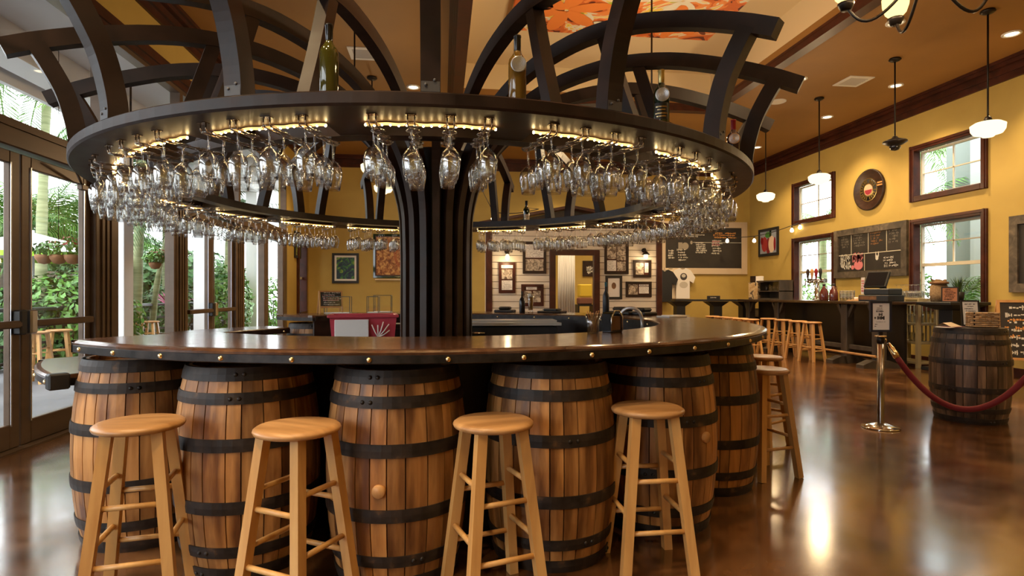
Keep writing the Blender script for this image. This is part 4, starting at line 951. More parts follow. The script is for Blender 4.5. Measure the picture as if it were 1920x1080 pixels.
# ================================================================== RIGHT-HAND SIDE
# menu board on the back wall
a_ = pY(1236, 514, YB); b2 = pY(1400, 417, YB); W, H = b2.x-a_.x, b2.z-a_.z
c = thing('menu_board', 'big black menu chalkboard in a cream frame on the back wall', 'chalkboard', (a_.x, YB-.002, a_.z)); f = .17
MB().cbox(0, f, -.04, 0, 0, H, .005).cbox(W-f, W, -.04, 0, 0, H, .005).cbox(f, W-f, -.04, 0, 0, f, .005).cbox(f, W-f, -.04, 0, H-f, H, .005).obj('frame', plain('cream_frame', (.62, .50, .36), .5), c)
bd = MB().box(f, W-f, -.02, -.002, f, H-f).obj('board', slate, c)
for k, (x, z, w_, h_, rows, mm) in enumerate(((.24, .42, .22, .26, 4, chalk), (.50, .36, .38, .35, 5, chalk), (1.02, .58, .36, .32, 6, chalk), (1.5, .55, .34, .42, 6, chalk), (1.5, .80, .28, .14, 3, pchalk), (1.55, 1.0, .75, .18, 3, ochalk), (.4, 1.02, .9, .1, 2, chalk))):
    scrib(MB(), (x, -.022, z), (1, 0, 0), (0, 0, 1), w_, h_, rows, 30+k, .022, .9).obj('chalk_writing', mm, bd)
MB().quad((.6, -.0225, .78), (1, 0, 0), (0, 0, 1), .06, .10).disc((.74, -.0225, .78), (1, 0, 0), (0, 0, 1), .10, .10).disc((.92, -.0225, .88), (1, 0, 0), (0, 0, 1), .035, .05).obj('chalk_drawing', plain('faded_chalk', (.35, .31, .25), .8), bd)
MB().box(f+.8, W-f, -.023, -.0205, H*.60, H*.60+.012).obj('chalk_line', chalk, bd)
# t-shirts pinned below
def tee(px, py0, py1, label, mat_, rz=0):
    a = pY(px, py0, YB); b3 = pY(px, py1, YB); Ht = a.z-b3.z; W_ = Ht*.62
    c_ = thing('tshirt', label, 't-shirt', (a.x, YB-.06, b3.z), 0, 't-shirts hung on the back wall')
    out = [(-.30, 0), (.30, 0), (.30, .58), (.46, .50), (.55, .70), (.34, .93), (.14, 1.0), (0, .94), (-.14, 1.0), (-.34, .93), (-.55, .70), (-.46, .50), (-.30, .58)]
    n_ = len(out); vs2 = [(x*W_*1.25, -.02, z*Ht) for x, z in out]+[(x*W_*1.25, .02, z*Ht) for x, z in out]
    MB().add(vs2, [tuple(range(n_)), tuple(range(2*n_-1, n_-1, -1))]+[(i, (i+1) % n_, n_+(i+1) % n_, n_+i) for i in range(n_)]).obj('shirt', mat_, c_)
    MB().bar((-.12, 0, Ht*.98), (.12, 0, Ht*.98), .012).tube([(0, 0, Ht), (0, .03, Ht+.06)], .004, 5).obj('hanger', 'lampblack', c_); return c_, Ht, W_
c, Ht, W_ = tee(1277, 503, 560, 'white t-shirt with black print hung right of the kiosk', 'paper')
c.location.y -= .045; MB().disc((.02, -.022, Ht*.72), (1, 0, 0), (0, 0, 1), .10, .10).obj('shirt_print', ink, c); MB().disc((.02, -.0225, Ht*.75), (1, 0, 0), (0, 0, 1), .06, .05).disc((.02, -.0225, Ht*.45), (1, 0, 0), (0, 0, 1), .12, .09).obj('shirt_print_light', plain('grey_print', (.55, .52, .47), .8), c)
c, Ht, W_ = tee(1256, 503, 560, 'cream t-shirt partly behind the white one', plain('cream_cotton', (.72, .62, .48), .8)); c.location.y += .02
c, Ht, W_ = tee(1242, 506, 566, 'black t-shirt beside the kiosk post', 'black'); c.location.y -= .10
# pepper painting on the right wall
a_ = pX(1424, 482, XR); b2 = pX(1461, 433, XR)
o, pt = wall_pic((XR-.002, (a_.y+b2.y)/2, a_.z), a_.y-b2.y, b2.z-a_.z+.12, -pi/2, 'black framed painting of red and green peppers on the right wall', 'black', .07, 'dark', plain('pepper_ground', (.30, .34, .42), .5))
for (x, z, ru, rv, mm) in ((-.18, .32, .14, .20, plain('pepper_red', (.35, .03, .03), .5)), (.16, .30, .15, .22, plain('pepper_pale', (.72, .55, .42), .5)), (.0, .26, .10, .22, plain('pepper_dark', (.20, .012, .02), .5)), (-.02, .56, .13, .08, plain('pepper_green', (.05, .20, .03), .5)), (.1, .60, .05, .13, M['dkgreen']), (.30, .30, .05, .18, M['redfoil']), (-.3, .42, .06, .10, M['redfoil'])):
    MB().disc((x, -.0215-abs(x)*.004, z), (1, 0, 0), (0, 0, 1), ru, rv).obj('painted_pepper', mm, o)
# string lights
c = thing('string_lights', 'festoon wire with bare bulbs strung to the upper right window', 'string lights')
pa = pY(1340, 441, YB-.02); pb = pX(1500, 417, XR-.03); pts = []
for i in range(13): s = i/12; pts.append(pa.lerp(pb, s)-Vector((0, 0, .18*sin(pi*s))))
MB().tube(pts, .009, 5).obj('wire', 'black', c)
for s, i in ((.16, 2), (.47, 6), (.90, 11), (.97, 12)):
    e = pts[i]; MB().tube([e, e-Vector((0, 0, .06))], .016, 7).obj('socket', 'black', c)
    MB().lathe([(0, -.05), (.022, -.07), (.045, -.12), (.035, -.155), (0, -.17)], 12, e).obj('bulb', M['bulbglow'], c)
c = thing('string_lights', 'festoon wire with one bare bulb strung above the kiosk roof', 'string lights')
pa = P(925, 398, 11.0); pb = P(1010, 392, 11.0); pts = [pa.lerp(pb, i/8)-Vector((0, 0, .05*sin(pi*i/8))) for i in range(9)]
MB().tube(pts, .009, 5).obj('wire', 'black', c)
e = pts[0]; MB().tube([e, e-Vector((0, 0, .06))], .016, 7).obj('socket', 'black', c); MB().lathe([(0, -.05), (.022, -.07), (.045, -.12), (.035, -.155), (0, -.17)], 12, e).obj('bulb', M['bulbglow'], c)
MB().tube([pts[0]+Vector((0, 0, .0)), Vector((pts[0].x-.6, KY+1.5, ZC-.05))], .006, 5).tube([pts[-1], Vector((pts[-1].x, KY+.2, zr+.05))], .006, 5).obj('tie_wire', 'black', c)
# weathered chalkboard on the right wall
rust = noisy('weathered_board', [(.25, (.035, .028, .022)), (.55, (.10, .080, .060)), (.8, (.22, .17, .12))], (3, 3, 3), 2.2, 7, 1, (.5, .7), .1)
a_ = pX(1567, 522, XR); b2 = pX(1704, 414, XR); W = a_.y-b2.y; zb = a_.z; H = pX(1567, 434, XR).z-zb
c = thing('tap_list_board', 'weathered framed chalkboard in six panels between the right wall windows', 'chalkboard', (XR-.002, b2.y, zb), pi/2)
# local x runs along -y... local frame: x -> +y, front faces -x world => local +y
f = .13
def rb(q, x0, x1, y0, y1, z0, z1): return q.box(x0, x1, y0, y1, z0, z1)
q = MB(); rb(q, 0, f, 0, .05, 0, H); rb(q, W-f, W, 0, .05, 0, H); rb(q, f, W-f, 0, .05, 0, f); rb(q, f, W-f, 0, .05, H-f, H); q.obj('frame', rust, c)
zm = f+(H-2*f)*.46; iw = W-2*f
cells = [(f+iw*(1-.22), W-f, zm, H-f), (f+iw*(.50), f+iw*.78, zm, H-f), (f+iw*.22, f+iw*.50, zm, H-f), (f, f+iw*.22, zm, H-f), (f+iw*.56, W-f, f, zm), (f, f+iw*.56, f, zm)]
for k, (x0, x1, z0, z1) in enumerate(cells):
    bd = MB().box(x0+.008, x1-.008, .004, .016, z0+.008, z1-.008).obj('slate_panel', slate, c)
    u = Vector((-1, 0, 0)); o = Vector((x1-.04, .018, z0+.05))
    if k == 4:
        scrib(MB(), o+Vector((0, 0, .03)), u, (0, 0, 1), (x1-x0)*.45, (z1-z0)*.75, 4, 60, .05, .95).obj('chalk_writing', chalk, bd)
        scrib(MB(), o+u*(x1-x0)*.5+Vector((0, .001, (z1-z0)*.52)), u, (0, 0, 1), (x1-x0)*.45, (z1-z0)*.30, 2, 61, .06, 1).disc(o+u*(x1-x0)*.72+Vector((0, .001, (z1-z0)*.22)), u, (0, 0, 1), .13, .10).disc(o+u*(x1-x0)*.5+Vector((0, .001, (z1-z0)*.10)), u, (0, 0, 1), .045, .045).obj('pink_drawing', pchalk, bd)
    elif k == 5:
        scrib(MB(), o+u*.45, u, (0, 0, 1), (x1-x0)*.4, (z1-z0)*.6, 4, 65, .02, .5).disc(o+u*.30+Vector((0, .001, .20)), u, (0, 0, 1), .04, .05).quad(o+u*.27+Vector((0, .001, .27)), u, (0, 0, 1), .012, .05).quad(o+u*.34+Vector((0, .001, .27)), u, (0, 0, 1), .012, .05).obj('chalk_writing', chalk, bd)
    else: scrib(MB(), o+Vector((0, 0, .1)), u, (0, 0, 1), (x1-x0)*.7, (z1-z0)*.65, 5, 70+k, .02, .55).obj('chalk_writing', dimch if k != 2 else dimor, bd)
q = MB()
for (x0, x1, z0, z1) in cells[:4]:
    q.box(x0-.006, x0+.006, .016, .022, z0, z1)
q.box(f, W-f, .016, .022, zm-.008, zm+.008).box(cells[4][0]-.006, cells[4][0]+.006, .016, .022, f, zm).obj('divider', 'vinyl', c)
a_ = pX(1897, 500, XR)
c = thing('weathered_frame', 'edge of a weathered grey frame at the far right', 'chalkboard', (XR-.002, a_.y-1.3, pX(1905, 548, XR).z), pi/2); W = 1.3; H = 1.15
q = MB().box(0, f, 0, .05, 0, H).box(W-f, W, 0, .05, 0, H).box(f, W-f, 0, .05, 0, f).box(f, W-f, 0, .05, H-f, H); q.obj('frame', rust, c)
bd = MB().box(f, W-f, .004, .02, f, H-f).obj('slate_panel', slate, c); scrib(MB(), (W-f-.1, .022, f+.1), (-1, 0, 0), (0, 0, 1), 1.0, .8, 6, 90, .03).obj('chalk_writing', ochalk, bd)
# round barrel-head sign
a_ = pX(1632, 356, XR); Rr = (pX(1632, 318, XR).z-pX(1632, 395, XR).z)/2
c = thing('barrel_head_sign', 'round carved barrel-head sign with a wine glass emblem on the right wall', 'sign', (XR-.002, a_.y, a_.z)); R_ = Matrix.Rotation(-pi/2, 4, 'Y')
br_ = noisy('stained_sign_wood', [(.3, (.018, .008, .005)), (.7, (.055, .022, .011))], (3, 3, 12), 2, 5, .5, (.35, .5), .05)
MB().lathe([(0, 0), (Rr*.98, 0), (Rr, .02), (Rr, .045), (Rr*.95, .055), (Rr*.93, .04), (0, .04)], 48, mat=R_).obj('barrel_head', br_, c)
MB().lathe([(Rr*.955, .056), (Rr*.975, .06), (Rr*.995, .05)], 48, mat=R_).obj('iron_rim', 'hoop', c)
MB().lathe([(0, .043), (Rr*.56, .043), (Rr*.56, .04)], 40, mat=R_).obj('black_field', 'black', c)
MB().lathe([(Rr*.53, .045), (Rr*.55, .047), (Rr*.57, .045)], 40, mat=R_).lathe([(Rr*.27, .046), (Rr*.29, .050), (Rr*.33, .046)], 40, mat=R_).obj('gold_ring', 'goldfoil', c)
MB().lathe([(0, .046), (Rr*.28, .046)], 32, mat=R_).obj('emblem_ground', plain('emblem_peach', (.70, .42, .30), .5), c)
q = MB(); n_ = 16
q.add([Vector((-.0475, Rr*.24*cos(a), Rr*.24*sin(a))) for a in [pi+pi*i/n_ for i in range(n_+1)]], [tuple(range(n_+1))]); q.obj('wine_fill', plain('emblem_wine', (.30, .03, .05), .4), c)
q = MB()
for k in range(22):
    a = 2*pi*k/22
    if k in (0, 11, 5): continue
    q.box(-.050, -.044, -.012-.004*(k % 3), .014, -.03, .03, Matrix.Rotation(a, 4, 'X') @ Matrix.Translation((0, 0, Rr*.43)))
q.obj('lettering', 'goldfoil', c)
MB().box(-.060, -.045, -Rr*.92, -Rr*.60, .03, .06).box(-.060, -.045, -Rr*.92, -Rr*.62, .08, .11).obj('wood_slip', 'pine', c)

# ---- long serving bar on trestles
DB = noisy('ebonised_bar', [(.3, (.006, .005, .004)), (.7, (.016, .012, .009))], (2, 2, 2), 2, 5, .5, (.3, .5), .03)
gw = noisy('grey_trestle_wood', [(.3, (.035, .028, .022)), (.7, (.085, .068, .052))], (3, 3, 1), 2, 5, .5, (.4, .6), .05)
ZS = 1.13
c = thing('serving_bar', 'long black serving bar on grey trestle legs along the right wall', 'bar', (0, 0, 0))
MB().cbox(7.18, 7.98, 8.72, 13.35, ZS-.05, ZS, .008).obj('worktop', noisy('gloss_dark_top', [(.3, (.02, .012, .008)), (.7, (.06, .035, .02))], (2, 2, 2), 2, 5, .5, (.12, .25), 0, coat=.4), c)
MB().box(7.70, 7.74, 8.80, 13.3, .08, ZS-.05).obj('front_panel', DB, c)
for y in (8.98, 9.75, 11.9, 13.1):
    MB().cbox(7.30, 7.46, y-.08, y+.08, .10, ZS-.05, .01).add([(7.02, y-.09, 0), (7.7, y-.09, 0), (7.7, y-.09, .06), (7.5, y-.09, .13), (7.2, y-.09, .13), (7.02, y-.09, .06), (7.02, y+.09, 0), (7.7, y+.09, 0), (7.7, y+.09, .06), (7.5, y+.09, .13), (7.2, y+.09, .13), (7.02, y+.09, .06)], [(5, 4, 3, 2, 1, 0), (6, 7, 8, 9, 10, 11)]+[(i, (i+1) % 6, 6+(i+1) % 6, 6+i) for i in range(6)]).obj('trestle_leg', gw, c)
    MB().bar((7.36, y+.07, ZS-.28), (7.36, y+.20, ZS-.06), .06).bar((7.36, y-.07, ZS-.28), (7.36, y-.20, ZS-.06), .06).obj('knee_brace', gw, c)
MB().cbox(7.34, 7.42, 8.98, 13.1, .26, .34, .006).obj('stretcher', gw, c)
MB().tube([(7.25, 8.9, .20), (7.25, 13.2, .20)], .022, 10).obj('foot_rail', 'pine', c)
# back high table with pedestals
c = thing('back_table', 'thin black high table in front of the menu wall', 'table', (0, 0, 0))
a_ = P(1262, 557, 14.4); b2 = P(1408, 557, 14.4)
MB().bar((a_.x, a_.y, ZS-.03), (b2.x, b2.y, ZS-.03), .45, .045).obj('table_top', 'black', c)
for s in (.08, .55, .92):
    p_ = a_.lerp(b2, s)
    MB().bar((p_.x, p_.y, 0), (p_.x, p_.y, ZS-.18), .22, .22, (1, 0, 0)).add([(p_.x-.11, p_.y-.11, ZS-.18), (p_.x+.11, p_.y-.11, ZS-.18), (p_.x+.11, p_.y+.11, ZS-.18), (p_.x-.11, p_.y+.11, ZS-.18), (p_.x-.28, p_.y-.15, ZS-.06), (p_.x+.28, p_.y-.15, ZS-.06), (p_.x+.28, p_.y+.15, ZS-.06), (p_.x-.28, p_.y+.15, ZS-.06)], [(0, 1, 5, 4), (1, 2, 6, 5), (2, 3, 7, 6), (3, 0, 4, 7), (4, 5, 6, 7)]).obj('pedestal', 'black', c)
p_ = a_.lerp(b2, .52)
c = thing('name_plate', 'small black name plate standing on the back table', 'sign', (p_.x, p_.y, ZS-.008), -.1)
MB().cbox(-.16, .16, -.02, .02, 0, .09, .004).obj('plate', 'black', c); scrib(MB(), (-.09, -.022, .03), (1, 0, 0), (0, 0, 1), .18, .03, 1, 3, .014, 1).obj('lettering', chalk, c)
# shelf rack and cartons behind the stools
p_ = P(1440, 590, 15.0)
c = thing('low_shelf', 'low dark shelf with a burlap bag under the serving bar end', 'shelf', (p_.x, p_.y, 0))
MB().box(-.24, .16, -.3, .3, .62, .66).box(-.24, .16, -.3, .3, .25, .29).box(-.24, -.20, -.3, .3, 0, .86).box(.12, .16, -.3, .3, 0, .86).box(-.24, .16, -.3, .3, .84, .88).obj('rack', gw, c)
MB().lathe([(0, 0), (.16, 0), (.19, .12), (.14, .25), (.05, .3), (0, .3)], 14, (-.04, .08, .29)).obj('sack', 'pine', c); MB().cbox(-.16, .08, -.12, .12, .66, .82, .01).obj('carton', M['head'], c)

# things on the serving bar
def sb(px, x=7.55): p2 = pX(px, 556, x); return Vector((p2.x, p2.y, ZS))
c = thing('glass_door_cabinet', 'small grey cabinet with sliding glass on the serving bar', 'cabinet', sb(1452, 7.6), -pi/2)
W, D_, H = .95, .34, .44
MB().box(-W/2, W/2, -D_/2, D_/2, 0, .03).box(-W/2, W/2, -D_/2, D_/2, H-.03, H).box(-W/2, -W/2+.03, -D_/2, D_/2, .03, H-.03).box(W/2-.03, W/2, -D_/2, D_/2, .03, H-.03).box(-W/2, W/2, D_/2-.02, D_/2, .03, H-.03).box(-W/2, W/2, -D_/2, D_/2, .18, .20).obj('carcass', gw, c)
MB().box(-W/2+.03, W/2-.03, -D_/2+.01, -D_/2+.015, .2, H-.03).obj('glass_door', 'pane', c)
for k in range(5): MB().lathe([(0, 0), (.03, 0), (.035, .13), (.033, .13), (.028, .004), (0, .004)], 12, (-.3+.15*k, 0, .2)).obj('stored_glass', 'glass', c)
c = thing('leaflet_stand', 'upright leaflet carton with a white notice left of the cabinet', 'leaflet stand', sb(1416, 7.45), -1.2)
MB().cbox(-.13, .13, -.08, .08, 0, .40, .006).obj('carton', noisy('printed_carton', [(.4, (.45, .30, .14)), (.55, (.62, .48, .28)), (.6, (.10, .07, .05))], (9, 9, 9), 1, 2, .5, (.5, .6), 0), c)
MB().cbox(-.13, .02, -.02, .02, .40, .56, .003).obj('dark_card', M['dark'], c); MB().cbox(.03, .22, -.02, .02, .40, .55, .003).obj('white_card', 'paper', c)
c = thing('beer_tap_tower', 'chrome beer tap tower with dark handles before the lower window', 'beer tap', sb(1532, 7.7), -pi/2)
MB().lathe([(0, 0), (.09, 0), (.09, .02), (.05, .04), (.045, .38), (.05, .40), (0, .42)], 20).tube([(-.26, 0, .40), (.26, 0, .40)], .045, 14).obj('tower', 'chrome', c)
for k in range(4):
    x = -.2+.135*k; MB().tube([(x, -.03, .40), (x, -.12, .39), (x, -.13, .30)], .013, 8).obj('spout', 'chrome', c)
    MB().lathe([(0, 0), (.012, 0), (.018, .06), (.034, .15), (.026, .22), (0, .24)], 12, (x, -.07, .42)).obj('tap_handle', (M['dark'], M['pine'], M['redfoil'], M['black'])[k], c)
red_b = plain('brown_red_flagon', (.10, .018, .012), .08, 0, .8)
for k, (px, l_) in enumerate(((1545, 'left'), (1563, 'right'))):
    c = thing('flagon', 'brown-red beer flagon on the serving bar, %s one of two' % l_, 'bottle', sb(px, 7.42), 0, 'flagons on the serving bar')
    MB().lathe([(0, 0), (.075, 0), (.08, .02), (.08, .14), (.06, .20), (.028, .25), (.024, .30), (0, .30)], 20).obj('body', red_b, c); MB().lathe([(.026, .285), (.03, .29), (.03, .325), (0, .33)], 14).obj('cap', 'black', c)
    MB().tube([(.026, 0, .27), (.06, 0, .27), (.07, 0, .23), (.055, 0, .21)], .008, 6).obj('finger_loop', red_b, c)
for k in range(4):
    c = thing('cup_stack', 'stack of clear plastic cups beside the cash register, %s from left' % ('first', 'second', 'third', 'fourth')[k], 'cups', sb(1578+7*k, 7.5), 0, 'stacks of plastic cups')
    for j in range(3): MB().lathe([(0, 0), (.028, 0), (.038, .10), (.036, .10), (.026, .004), (0, .004)], 14, (0, 0, .045*j)).obj('cup', M['cup'], c)
c = thing('serving_tray', 'flat tan tray with small cups between cup stacks and register', 'tray', sb(1611, 7.5), 0)
MB().cbox(-.12, .12, -.18, .18, 0, .02, .006).obj('tray', 'pine', c); MB().lathe([(0, .02), (.03, .02), (.035, .07), (0, .07)], 12, (0, .08, 0)).lathe([(0, .02), (.03, .02), (.035, .06), (0, .06)], 12, (0, -.06, 0)).obj('cups', 'paper', c)
c = thing('cash_register', 'black cash register with tilted touch screen on the serving bar', 'cash register', sb(1652, 7.50), -1.25)
MB().cbox(-.26, .26, -.22, .22, 0, .11, .01).obj('cash_drawer', 'black', c); MB().cbox(-.20, .24, -.17, .2, .11, .22, .015).obj('printer_base', plain('charcoal_plastic', (.012, .014, .016), .45), c)
MB().box(-.24, .06, -.225, -.221, .03, .09).obj('drawer_front', M['head'], c)
sc_m = Matrix.Translation((-.06, -.08, .24)) @ Matrix.Rotation(-.45, 4, 'X')
MB().cbox(-.19, .19, -.025, .025, 0, .30, .008, sc_m).obj('screen_case', 'black', c); MB().box(-.17, .17, -.028, -.0255, .02, .28, sc_m).obj('screen', 'blackgloss', c)
MB().bar((-.02, .1, .20), (-.04, .06, .40), .10, .06).obj('screen_arm', 'black', c)
MB().box(-.34, -.28, -.02, 0.0, .12, .42).obj('notice_card', 'paper', c); scrib(MB(), (-.335, -.022, .16), (1, 0, 0), (0, 0, 1), .05, .22, 5, 8, .012).obj('notice_print', pchalk, c)
# rack of small stemware and a white shelf cabinet behind the register
p_ = pX(1712, 560, 8.2)
c = thing('glass_cabinet', 'cream open-sided cabinet of stemware right of the register', 'cabinet', (p_.x, p_.y, 0), -pi/2)
W, D_ = .62, .36; cw = plain('cream_painted_wood', (.45, .38, .22), .6)
for z in (.08, .42, .74, 1.08): MB().cbox(-W/2, W/2, -D_/2, D_/2, z-.02, z+.02, .004).obj('shelf', cw, c)
for x in (-W/2, W/2):
    for y in (-D_/2, D_/2): MB().box(x-.03, x+.03, y-.03, y+.03, 0, 1.08).obj('post', cw, c)
for k in range(7):
    x = -W/2+W*(k+.5)/7; MB().box(x-.012, x+.012, D_/2-.02, D_/2, .44, 1.06).obj('slat', cw, c)
for lev, z in enumerate((.44, .76)):
    for k in range(5):
        o = MB().lathe([(0, 0), (.025, 0), (.035, .15), (.033, .15), (.023, .004), (0, .004)], 12).mesh('stored_tumbler', 'glass')
        link('stored_tumbler', o, c, (-.24+.12*k, -.05, z))
rk = thing('glass_rack', 'slatted wooden rack of stemmed glasses on top of the cream cabinet', 'glass rack', (p_.x, p_.y, 1.10), -pi/2)
for k in range(5): MB().cbox(-.30, .30, -.15+.07*k, -.12+.07*k, .06, .085, .003).obj('slat', cw, rk)
for x in (-.28, 0, .28): MB().box(x-.015, x+.015, -.16, .16, 0, .06).obj('foot', cw, rk)
for lev in range(2):
    for k in range(6):
        g = link('rack_glass', glass2_me, None, (p_.x-.10+.12*lev, p_.y-.25+.1*k, 1.10+.085+.235+.0*lev), 0); g.scale = (1.0, 1.0, 1.0)
        tag(g, 'upturned wine glass on the slatted rack, %s row, %s from left' % (('front', 'rear')[lev], ('sixth', 'fifth', 'fourth', 'third', 'second', 'first')[k]), 'wine glass', 'glasses on the slatted rack')
# round high table by the window with bag, plant and small board
p_ = pX(1786, 560, 8.2)
c = thing('window_table', 'black high pedestal table by the right window', 'table', (p_.x, p_.y, 0))
MB().cbox(-.36, .36, -.33, .33, ZS-.05, ZS, .01).obj('table_top', 'black', c); MB().add([(-.32, -.32, ZS-.05), (.32, -.32, ZS-.05), (.32, .32, ZS-.05), (-.32, .32, ZS-.05), (-.16, -.16, ZS-.13), (.16, -.16, ZS-.13), (.16, .16, ZS-.13), (-.16, .16, ZS-.13)], [(0, 1, 5, 4), (1, 2, 6, 5), (2, 3, 7, 6), (3, 0, 4, 7), (4, 5, 6, 7)]).cbox(-.13, .13, -.13, .13, .06, ZS-.13, .006).cbox(-.3, .3, -.3, .3, 0, .06, .01).obj('pedestal', 'black', c)
tp = Vector((p_.x, p_.y, ZS))
bag_m = noisy('burlap', [(.3, (.22, .14, .07)), (.7, (.38, .26, .14))], (30, 30, 30), 2, 3, 0, (.7, .8), .1)
c = thing('burlap_bag', 'burlap gift bag with crumpled top on the window table', 'bag', tp+Vector((-.05, .20, 0)))
vs_ = []
for i, (z, wx, wy) in enumerate(((0, .14, .10), (.12, .15, .11), (.24, .14, .09), (.30, .12, .06), (.36, .15, .03))):
    for k in range(12):
        a = 2*pi*k/12; s_ = 1+.07*sin(k*2.3+i); vs_.append((wx*s_*cos(a), wy*s_*sin(a), z+(.02*sin(k*1.7) if i == 4 else 0)))
MB().add(vs_, [(i*12+k, i*12+(k+1) % 12, i*12+12+(k+1) % 12, i*12+12+k) for i in range(4) for k in range(12)]+[tuple(range(11, -1, -1))], True).obj('sack', bag_m, c)
MB().lathe([(0, .29), (.13, .29), (.135, .31), (.13, .33), (0, .33)], 14).obj('tie', M['head'], c)
c = thing('potted_grass', 'spiky green grass plant in a pot on the window table', 'plant', tp+Vector((-.02, -.12, 0)))
MB().lathe([(0, 0), (.07, 0), (.09, .16), (.08, .16), (0, .14)], 16).obj('pot', 'black', c)
q = MB()
for k in range(90):
    a = RNG.uniform(0, 6.28); l = RNG.uniform(.14, .30); sp = RNG.uniform(.1, .7); d_ = Vector((cos(a), sin(a), 0)); b0 = d_*RNG.uniform(0, .05)+Vector((0, 0, .14)); sd_ = Vector((-sin(a), cos(a), 0))*.005
    m1 = b0+d_*sp*l*.35+Vector((0, 0, l*.6)); t1 = b0+d_*sp*l+Vector((0, 0, l))
    q.add([b0-sd_, b0+sd_, m1+sd_*.8, m1-sd_*.8, t1], [(0, 1, 2, 3), (3, 2, 4)])
M['grassg'] = plain('grass_green', (.035, .085, .02), .6); q.obj('blades', 'grassg', c)
c = thing('table_sign', 'small framed brown notice before the grass plant', 'sign', tp+Vector((-.22, -.18, 0)), -pi/2+.2)
MB().box(-.13, -.115, -.01, .01, 0, .24).box(.115, .13, -.01, .01, 0, .24).box(-.115, .115, -.01, .01, 0, .015).box(-.115, .115, -.01, .01, .225, .24).obj('frame', 'black', c); MB().box(-.115, .115, -.004, .006, .015, .225).obj('card', plain('terracotta_card', (.38, .16, .08), .7), c)
scrib(MB(), (-.10, -.006, .03), (1, 0, 0), (0, 0, 1), .20, .18, 7, 15, .010, .9).obj('notice_print', M['dark'], c)

# ---- right foreground: barrel, rope and posts
pb = P(1818, HY, 5.80); pb.z = 0
rbar = make_barrel('display_barrel', 'old dark grey-brown barrel used as a table at the right', pb, .5, 77, 'olds', .925, .335, .285)
q = MB().lathe([(0, .905), (.262, .905), (.262, .924), (0, .924)], 28).obj('lid', M['dark'], rbar)
zt = .926
def onb(px, d): p2 = P(px, HY, d); return Vector((p2.x, p2.y, zt))
wick = noisy('cork_brown', [(.3, (.30, .17, .07)), (.7, (.58, .38, .20))], (20, 20, 20), 1, 3, 0, (.6, .8), .1, var=.25)
c = thing('cork_box', 'square box faced with stacked wine corks on the barrel top', 'box', onb(1842, 5.76), -YAW-.35)
MB().cbox(-.10, .10, -.085, .085, 0, .15, .004).obj('box', M['dark'], c)
ck = MB().lathe([(0, -.024), (.009, -.024), (.0095, 0), (.009, .024), (0, .024)], 8, mat=Matrix.Rotation(pi/2, 4, 'Y')).mesh('cork', wick); ck2 = MB().lathe([(0, -.024), (.009, -.024), (.0095, 0), (.009, .024), (0, .024)], 8, mat=Matrix.Rotation(pi/2, 4, 'X')).mesh('cork', wick)
for r_ in range(8):
    for k in range(4): link('cork', ck, c, (-.075+.05*k+(.01 if r_ % 2 else -.008), -.093, .012+.0185*r_))
    for k in range(3): link('cork', ck2, c, (.108, -.06+.055*k, .012+.0185*r_)); link('cork', ck2, c, (-.108, -.06+.055*k, .012+.0185*r_))
c = thing('menu_holder', 'black framed white price card standing behind the cork box', 'sign', onb(1821, 5.95), -YAW-.2)
mt = Matrix.Rotation(-.12, 4, 'X')
MB().box(-.085, -.07, -.008, .008, 0, .27, mt).box(.07, .085, -.008, .008, 0, .27, mt).box(-.07, .07, -.008, .008, .0, .016, mt).box(-.07, .07, -.008, .008, .254, .27, mt).obj('frame', 'black', c); cdo = MB().box(-.07, .07, -.004, .004, .016, .254, mt).obj('card', 'paper', c)
q = scrib(MB(), (-.055, -.008, .05), (1, 0, 0), (0, 0, 1), .11, .19, 8, 21, .006, .9)
for i, v_ in enumerate(q.v): q.v[i] = tuple(mt @ Vector((v_[0], -.0055, v_[2])))
q.obj('printed_text', ink, cdo)
c = thing('paper_menus', 'loose folded paper menus lying on the barrel top', 'menus', onb(1778, 5.72), .3)
MB().cbox(-.10, .10, -.07, .07, 0, .006, .002).obj('menu', 'paper', c); MB().box(-.02, .14, -.08, .06, .006, .011).obj('menu', plain('maroon_card', (.25, .06, .05), .6), c)
MB().add([(-.06, -.06, .011), (.13, -.05, .011), (.10, .03, .05), (-.02, .04, .045), (.12, .08, .012), (-.05, .09, .012)], [(0, 1, 2, 3), (3, 2, 4, 5)]).obj('folded_sheet', plain('cream_sheet', (.70, .58, .42), .7), c)
red_v = plain('crimson_velvet', (.16, .006, .010), .75); M['brushed'] = plain('brushed_post_steel', (.34, .30, .27), .22, 1)
def stanchion(loc, label):
    c_ = thing('rope_post', label, 'stanchion', loc, 0, 'rope posts at the entrance')
    MB().lathe([(0, 0), (.158, 0), (.163, .006), (.155, .016), (.09, .032), (.035, .05), (0, .05)], 40).obj('base', 'chrome', c_); MB().lathe([(.031, .045), (.031, .855), (0, .855)], 28).obj('pole', 'brushed', c_)
    MB().lathe([(.034, .80), (.036, .802), (.036, .85), (.034, .852)], 28).obj('collar', M['lampblack'], c_); MB().lathe([(.048, .855), (.05, .86), (.048, .868), (0, .872)], 28).obj('cap', 'brass', c_)
    MB().tube([(.036, 0, .83), (.06, 0, .83), (.06, 0, .81)], .006, 6).obj('hook', 'brass', c_); return c_
pa = P(1651, HY, 5.42); pa.z = 0; pb2 = P(1985, HY, 4.75); pb2.z = 0
s1 = stanchion(pa, 'steel rope post carrying a framed notice left of the old barrel'); s2 = stanchion(pb2, 'steel rope post just past the right edge of the picture')
c = thing('velvet_rope', 'dark red velvet rope with brass end sagging before the old barrel', 'rope')
d_ = (pb2-pa).normalized(); A_ = pa+d_*.06+Vector((0, 0, .80)); B_ = pb2-d_*.06+Vector((0, 0, .80)); pts = []
